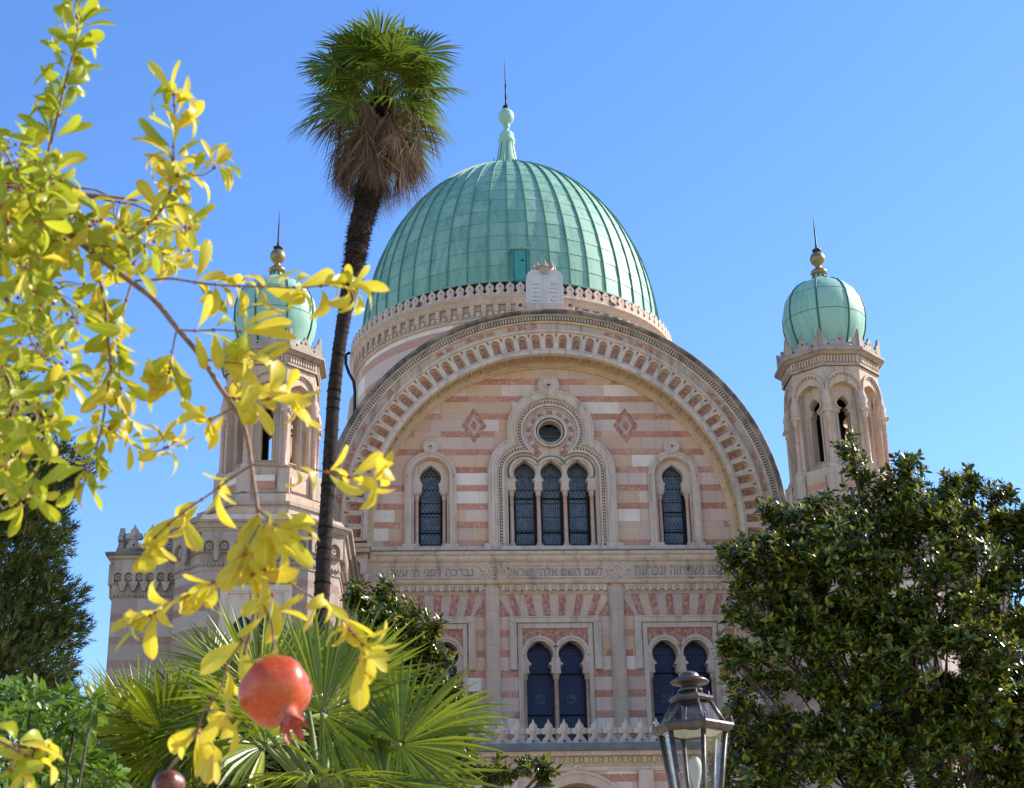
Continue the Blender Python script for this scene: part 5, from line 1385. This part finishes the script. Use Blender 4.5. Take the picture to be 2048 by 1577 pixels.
# the dense leafy mass at the left edge
for a, c, r, n in ((-10,330,60,16),(60,400,70,26),(110,440,60,18),(30,350,60,14),(60,430,95,30),(30,520,90,30),(95,590,70,22),(50,660,95,30),(90,720,60,16),(40,790,80,22),(20,880,80,20),(70,860,40,8),(30,960,50,9),(130,470,55,12),(190,450,50,14),(10,450,60,18),(230,440,40,10),(370,470,34,12),(310,470,40,12),(150,640,14,3),(60,980,30,4),(110,380,30,4),(285,520,20,4),(20,1010,30,3)):
    for i in range(max(2, int(n*.72))):
        t = random.uniform(0, 2*PI); q = 1.1*r*random.random()**.5
        ca, cc, cy_ = a+q*math.cos(t), c+q*math.sin(t), Y0 + random.uniform(-.14,.36)
        cluster(ca, cc, cy_, random.randint(3,4), 72, .25)
        e0, e1 = at(a, c, Y0+.2), at(ca, cc, cy_); tw.tube([e0, (e0+e1)/2+Vector((0,0,.008)), e1], [1.3*PX, 1.1*PX, .8*PX], 5)
    p0 = at(a-40, c-60, Y0+.25); tw.tube(smooth_path([at(-120,360,Y0+.15), p0, at(a, c, Y0+.2)], 4), [4*PX]*4+[2.6*PX]*4+[1.5*PX], 6)
for a, c, n in ((30,1490,5),(60,1530,5),(20,1540,5),(75,1500,3),(5,1500,4)): cluster(a, c, Y0+.1, n, 84, .5)
tw.tube(smooth_path([(-1.15,2.35,1.6), at(-300,1420,Y0+.15), at(-40,1470,Y0+.1), at(70,1520,Y0+.1)], 5), [.012]*6+[.006]*5+[.002]*5, 6)
tw.add(nd_.v, nd_.f, 1, True); tw.build('branches', [M['twig'], M['node']], pt)
cloud('foliage', plt_, [M['pg'], M['py']], LP, LA, LN, LSZ, pt, np.array(LK), np.array(LW))

# ---- the fruit
def fruit_mat(name, a, b_, c):
    m, nt, bs = new_mat(name); co = coords(nt)
    n1 = noise(nt, co, 26, 3, .5); n2 = noise(nt, co, 160, 4, .6); n3 = noise(nt, co, 420, 2, .5)
    col = mix(nt, ramp(nt, n1, .35, .68), a, b_); col = mix(nt, mth(nt, 'MULTIPLY', ramp(nt, n2, .5, .75), .45), col, c)
    col = mix(nt, mth(nt, 'MULTIPLY', ramp(nt, n3, .57, .64), .75), col, (.35,.12,.04))
    put(nt, bs.inputs['Base Color'], col); bs.inputs['Roughness'].default_value = .4; bs.inputs['Coat Weight'].default_value = .1; bs.inputs['Coat Roughness'].default_value = .2; bs.inputs['Specular IOR Level'].default_value = .45
    bs.inputs['Subsurface Weight'].default_value = .08; bs.inputs['Subsurface Radius'].default_value = (.01,.004,.002)
    bump(nt, bs, n2, .2, .002); return m
M['fruit'] = fruit_mat('pomegranate rind', (.47,.03,.008), (.58,.085,.012), (.68,.25,.05))
M['fruit_shaded'] = fruit_mat('shade-darkened rind', (.10,.02,.008), (.14,.032,.012), (.15,.05,.02))  # rind with the shade put into its dark colour
M['calyx'] = simple('calyx', (.55,.16,.10), (.42,.07,.035), 90, .5, bmp=.1)
def pomegranate(c, axis, r, label, mat, tip=None):
    root = empty('pomegranate', c, label, 'pomegranate', 'pomegranates'); axis = Vector(axis).normalized()
    rot = axis.to_track_quat('Z', 'X').to_matrix(); c = Vector(c)
    def xf(p):                                            # slightly lobed, flat shouldered
        a = math.atan2(p.y, p.x); h = math.hypot(p.x, p.y); k = 1 + .032*math.cos(6*a+.5)*min(1, h/r) + .012*math.cos(3*a)
        return c + rot @ Vector((p.x*k, p.y*k, p.z))
    b = MB(); n = 20
    prof = [(r*math.sin(PI*i/n)**.94*1.02, -r*.93*math.cos(PI*i/n)) for i in range(n-2)]
    prof += [(r*.40, r*.86), (r*.29, r*.95), (r*.235, r*1.05)]
    prof[0] = (.0005, -r*.93)
    b.lathe(prof, (0,0,0), 48, 0, True, xf); b.build('rind', mat, root)
    k = MB(); segs = 6
    k.lathe([(r*.30, r*.98), (r*.27, r*1.12), (r*.31, r*1.26), (r*.28, r*1.27), (r*.22, r*1.12), (r*.02, r*1.08)], (0,0,0), 30, 0, True, xf)
    for i in range(segs):
        a = 2*PI*i/segs; w = .46
        q = []
        for t, rr_, ww in ((0, .305, 1), (.16, .36, .85), (.32, .42, .45), (.46, .44, .04)):
            for s in (-1, 0, 1): q.append((r*rr_*math.cos(a+s*w*ww), r*rr_*math.sin(a+s*w*ww), r*(1.24+t)))
        f = []
        for e in range(3): f += [(e*3, e*3+1, e*3+4, e*3+3), (e*3+1, e*3+2, e*3+5, e*3+4)]
        k.add(q, f, 0, True, xf)
        k.add([(p[0]*.94, p[1]*.94, p[2]+.0004) for p in q], f, 0, True, xf)
    k.build('calyx', M['calyx'], root)
    s = MB(); s.tube(smooth_path([c - axis*r*.88, c - axis*r*1.0 + Vector((0,0,.004)), tip or c - axis*r*1.15+Vector((0,0,.02))], 4), [.0022]*9, 7); s.build('stalk', M['twig'], root)
pc = at(551, 1384, Y0-.05)
pomegranate(pc, at(590, 1462, Y0-.085)-pc, 71*PX*1.0, 'ripe red pomegranate hanging from the end of the yellow branch', M['fruit'], at(548, 1306, Y0-.03))
pomegranate(at(338, 1572, 2.35), (.1,-.4,-1), 32*PX*1.15, 'small pomegranate with shade-darkened rind at the bottom edge', M['fruit_shaded'], at(395, 1465, Y0+.03))

# ================================================================== STREET LAMP
YL = 11.4
cxl = xat(1385, 1450, YL); mpp = (at(1386,1450,YL)-at(1385,1450,YL)).length
lamp = empty('street_lamp', (cxl, YL, 0), 'old copper street lantern with glass panes on an iron post', 'street lamp')
M['lampmetal'] = simple('oxidised copper lamp', (.075,.05,.04), (.16,.13,.115), 16, .42, .55, .5)
M['lampglass'] = clear_glass('lamp glass'); M['white'] = simple('white enamel', (.70,.68,.60), (.6,.58,.5), 8, .5)
zr = zat(1446, YL-.2, 1385); z_top = zat(1394, YL-.1, 1385); zk0 = zat(1366, YL, 1376); zf = zat(1344, YL, 1374)
RB, RT, z_bot = .272, .132, zr-.80
def hexa(r, z, off=9): return [Vector((cxl + r*math.sin(R(off+60*k)), YL - r*math.cos(R(off+60*k)), z)) for k in range(6)]
def hex_loft(mb, rows, mi=0, cap=False):
    v = [p for r, z in rows for p in hexa(r, z)]; n = len(rows)
    f = [(q*6+k, q*6+(k+1) % 6, (q+1)*6+(k+1) % 6, (q+1)*6+k) for q in range(n-1) for k in range(6)]
    if cap: f += [tuple(range(6)), tuple(range((n-1)*6, n*6))]
    mb.add(v, f, mi)
m_ = MB()
hex_loft(m_, [(RB-.02, zr-.045), (RB+.012, zr-.03), (RB+.03, zr), (RB+.025, zr+.015), (RB-.05, zr+.03), (RB-.06, zr-.02), (RB-.02, zr-.045)])
hex_loft(m_, [(RT+.015, z_top-.02), (RT+.03, z_top), (RT+.028, z_top+.015), (RT-.02, z_top+.03), (.075, z_top+.055), (.065, z_top+.085)])
for k in range(6):
    a, c = hexa(RB-.04, zr+.02)[k], hexa(RT, z_top-.01)[k]; m_.tube([a, c], [.016, .013], 4)
    a, c = hexa(RB-.035, zr-.03)[k], hexa(RT-.01, z_bot)[k]; m_.tube([a, c], [.019, .016], 4)
    a = hexa(RB+.012, zr+.01)[k]; m_.lathe([(.011, 0), (.014, .012), (.006, .028), (.009, .04), (.001, .055)], a, 8)
    a = hexa(RT-.0, z_top+.02)[k]; m_.lathe([(.008, 0), (.010, .01), (.004, .02), (.001, .04)], a, 8)
hex_loft(m_, [(RT+.0, z_bot+.02), (RT+.02, z_bot), (RT, z_bot-.03), (.06, z_bot-.06)])
frame = m_.build('lantern_frame', M['lampmetal'], lamp)
m_ = MB(); h = zf-zk0
m_.lathe([(.065, z_top+.07), (.06, z_top+.10), (.085, zk0-.075), (.09, zk0-.05), (.055, zk0-.03), (.08, zk0-.015), (.135, zk0-.005), (.14, zk0+.008), (.105, zk0+.03), (.07, zk0+.035), (.072, zk0+.05), (.055, zk0+.07), (.025, zk0+.082), (.012, zf-.01), (.001, zf)], (cxl, YL, 0), 28)
m_.build('finial', M['lampmetal'], frame)
for k in range(6):
    for r0, z0, r1, z1 in ((RB-.05, zr+.03, RT-.005, z_top-.015), (RB-.045, zr-.04, RT-.015, z_bot+.015)):
        A_, B_ = hexa(r0, z0), hexa(r1, z1); j = (k+1) % 6
        m_ = MB(); m_.add([A_[k], A_[j], B_[j], B_[k]], [(0,1,2,3)]); m_.build('glass_pane', M['lampglass'], frame)
m_ = MB(); m_.lathe([(.02, zr+.02), (.22, zr-.01), (.235, zr-.035), (.225, zr-.035), (.05, zr-.005)], (cxl, YL, 0), 32); m_.build('reflector', M['white'], frame)
m_ = MB(); m_.lathe([(.001, zr-.20), (.02, zr-.205), (.038, zr-.225), (.048, zr-.26), (.047, zr-.30), (.035, zr-.35), (.022, zr-.39), (.02, zr-.42), (.02, z_bot)], (cxl-.0, YL, 0), 18); m_.build('bulb', M['white'], frame)
m_ = MB(); m_.lathe([(.16, 0), (.17, .12), (.12, .18), (.11, .7), (.13, .74), (.07, .85), (.055, 1.0), (.045, 2.2), (.07, 2.24), (.045, 2.3), (.04, z_bot-.3), (.075, z_bot-.2), (.05, z_bot-.12), (.065, z_bot-.04)], (cxl, YL, 0), 20); m_.build('post', M['iron'], lamp)

# ================================================================== PIGEONS
M['pigeon'] = simple('pigeon feathers', (.06,.065,.075), (.14,.145,.16), 30, .6)
def pigeon(px, py, Y, head, label):
    q = at(px, py, Y); r_ = empty('pigeon', q, label, 'pigeon', 'pigeons on the drum cornice'); s = .9; d = Vector((head, -.35, 0)).normalized()
    b = MB(); P_ = [(-.19,.035),(-.12,.06),(-.06,.085),(0,.10),(.05,.125),(.085,.17),(.10,.20),(.125,.205),(.15,.198)]; rr_ = [.012,.03,.055,.06,.052,.03,.028,.02,.003]
    b.tube(smooth_path([q + d*x*s + Vector((0,0,z*s)) for x, z in P_], 2), [rr_[i//2] if i % 2 == 0 else (rr_[i//2]+rr_[i//2+1])/2 for i in range(17)], 10); b.build('body', M['pigeon'], r_)
    for e in (-.02, .02):
        b = MB(); b.tube([q+Vector((e*d.y, -e*d.x, 0)), q+Vector((e*d.y, -e*d.x, .06))], .006, 5); b.build('leg', M['node'], r_)
def on_rim(a): return XD+7.5*math.sin(R(a)), YD-7.5*math.cos(R(a)), HR
for a, hd, lb in ((-35, 1, 'dark pigeon on the drum cornice between the palm trunk and the tablets'), (33, -1, 'grey pigeon on the drum cornice to the right of the tablets')):
    x, y, z = on_rim(a); px_, = (None,)
    q = Vector((x, y-.09, z+.0)); _at = at
    at = lambda *k, q=q: q
    pigeon(0, 0, 0, hd, lb); at = _at

# ================================================================== GROUND, LIGHT, CAMERA
g = MB(); n = 40
g.add([(-1500,-1500,-.004),(1500,-1500,-.004),(1500,1500,-.004),(-1500,1500,-.004)], [(0,1,2,3)])
gm = simple('pale gravel and dry lawn', (.44,.36,.25), (.30,.26,.14), .35, .95, bmp=.1, lo=.42, hi=.6)
tag(g.build('ground', gm), kind='structure')
pth = MB(); pth.box(XC-4.5, XC+4.5, 12, 40.6, -.1, .02); tag(pth.build('path', simple('gravel path', (.46,.40,.32), (.36,.31,.25), 18, .95)), kind='structure')

el, azm = math.asin(SUN.z), math.atan2(SUN.x, SUN.y)
sd = bpy.data.lights.new('sun', 'SUN'); sd.energy = 4.8; sd.angle = R(.53); sd.color = (1, .945, .86)
so = bpy.data.objects.new('sun', sd); C.objects.link(so); so.rotation_euler = SUN.to_track_quat('Z', 'Y').to_euler(); so.location = (30, 10, 40)
w = bpy.data.worlds.new('World'); bpy.context.scene.world = w; w.use_nodes = True; nt = w.node_tree
sky = nt.nodes.new('ShaderNodeTexSky'); sky.sky_type = 'NISHITA'; sky.sun_disc = False
sky.sun_elevation = el; sky.sun_rotation = azm; sky.altitude = 60; sky.air_density = 1.0; sky.dust_density = .22; sky.ozone_density = 3.0
bg = nt.nodes['Background']; bg.inputs['Strength'].default_value = .13
hs = nt.nodes.new('ShaderNodeHueSaturation'); hs.inputs['Hue'].default_value = .509; hs.inputs['Saturation'].default_value = 1.2; hs.inputs['Value'].default_value = 1.38
nt.links.new(sky.outputs[0], hs.inputs['Color']); nt.links.new(hs.outputs[0], bg.inputs['Color'])

cam = bpy.data.cameras.new('camera'); co = bpy.data.objects.new('camera', cam); C.objects.link(co)
cam.sensor_width = 36; cam.sensor_fit = 'HORIZONTAL'; cam.lens = FPX/2048*36; cam.clip_start = .05; cam.clip_end = 5000
m3 = Matrix(((_h.x, -_h.y, -_h.z), (_n.x, -_n.y, -_n.z), (_v.x, -_v.y, -_v.z)))
co.matrix_world = Matrix.Translation((0, 0, EYE)) @ m3.to_4x4()
cam.dof.use_dof = True; cam.dof.focus_distance = 40; cam.dof.aperture_fstop = 16
sc_ = bpy.context.scene; sc_.camera = co
sc_.view_settings.view_transform = 'Standard'; sc_.view_settings.look = 'None'; sc_.view_settings.exposure = 0.75; sc_.view_settings.gamma = 1
sc_.render.resolution_x = 1024; sc_.render.resolution_y = 788
sc_.cycles.use_denoising = True; sc_.cycles.max_bounces = 7; sc_.cycles.transparent_max_bounces = 16
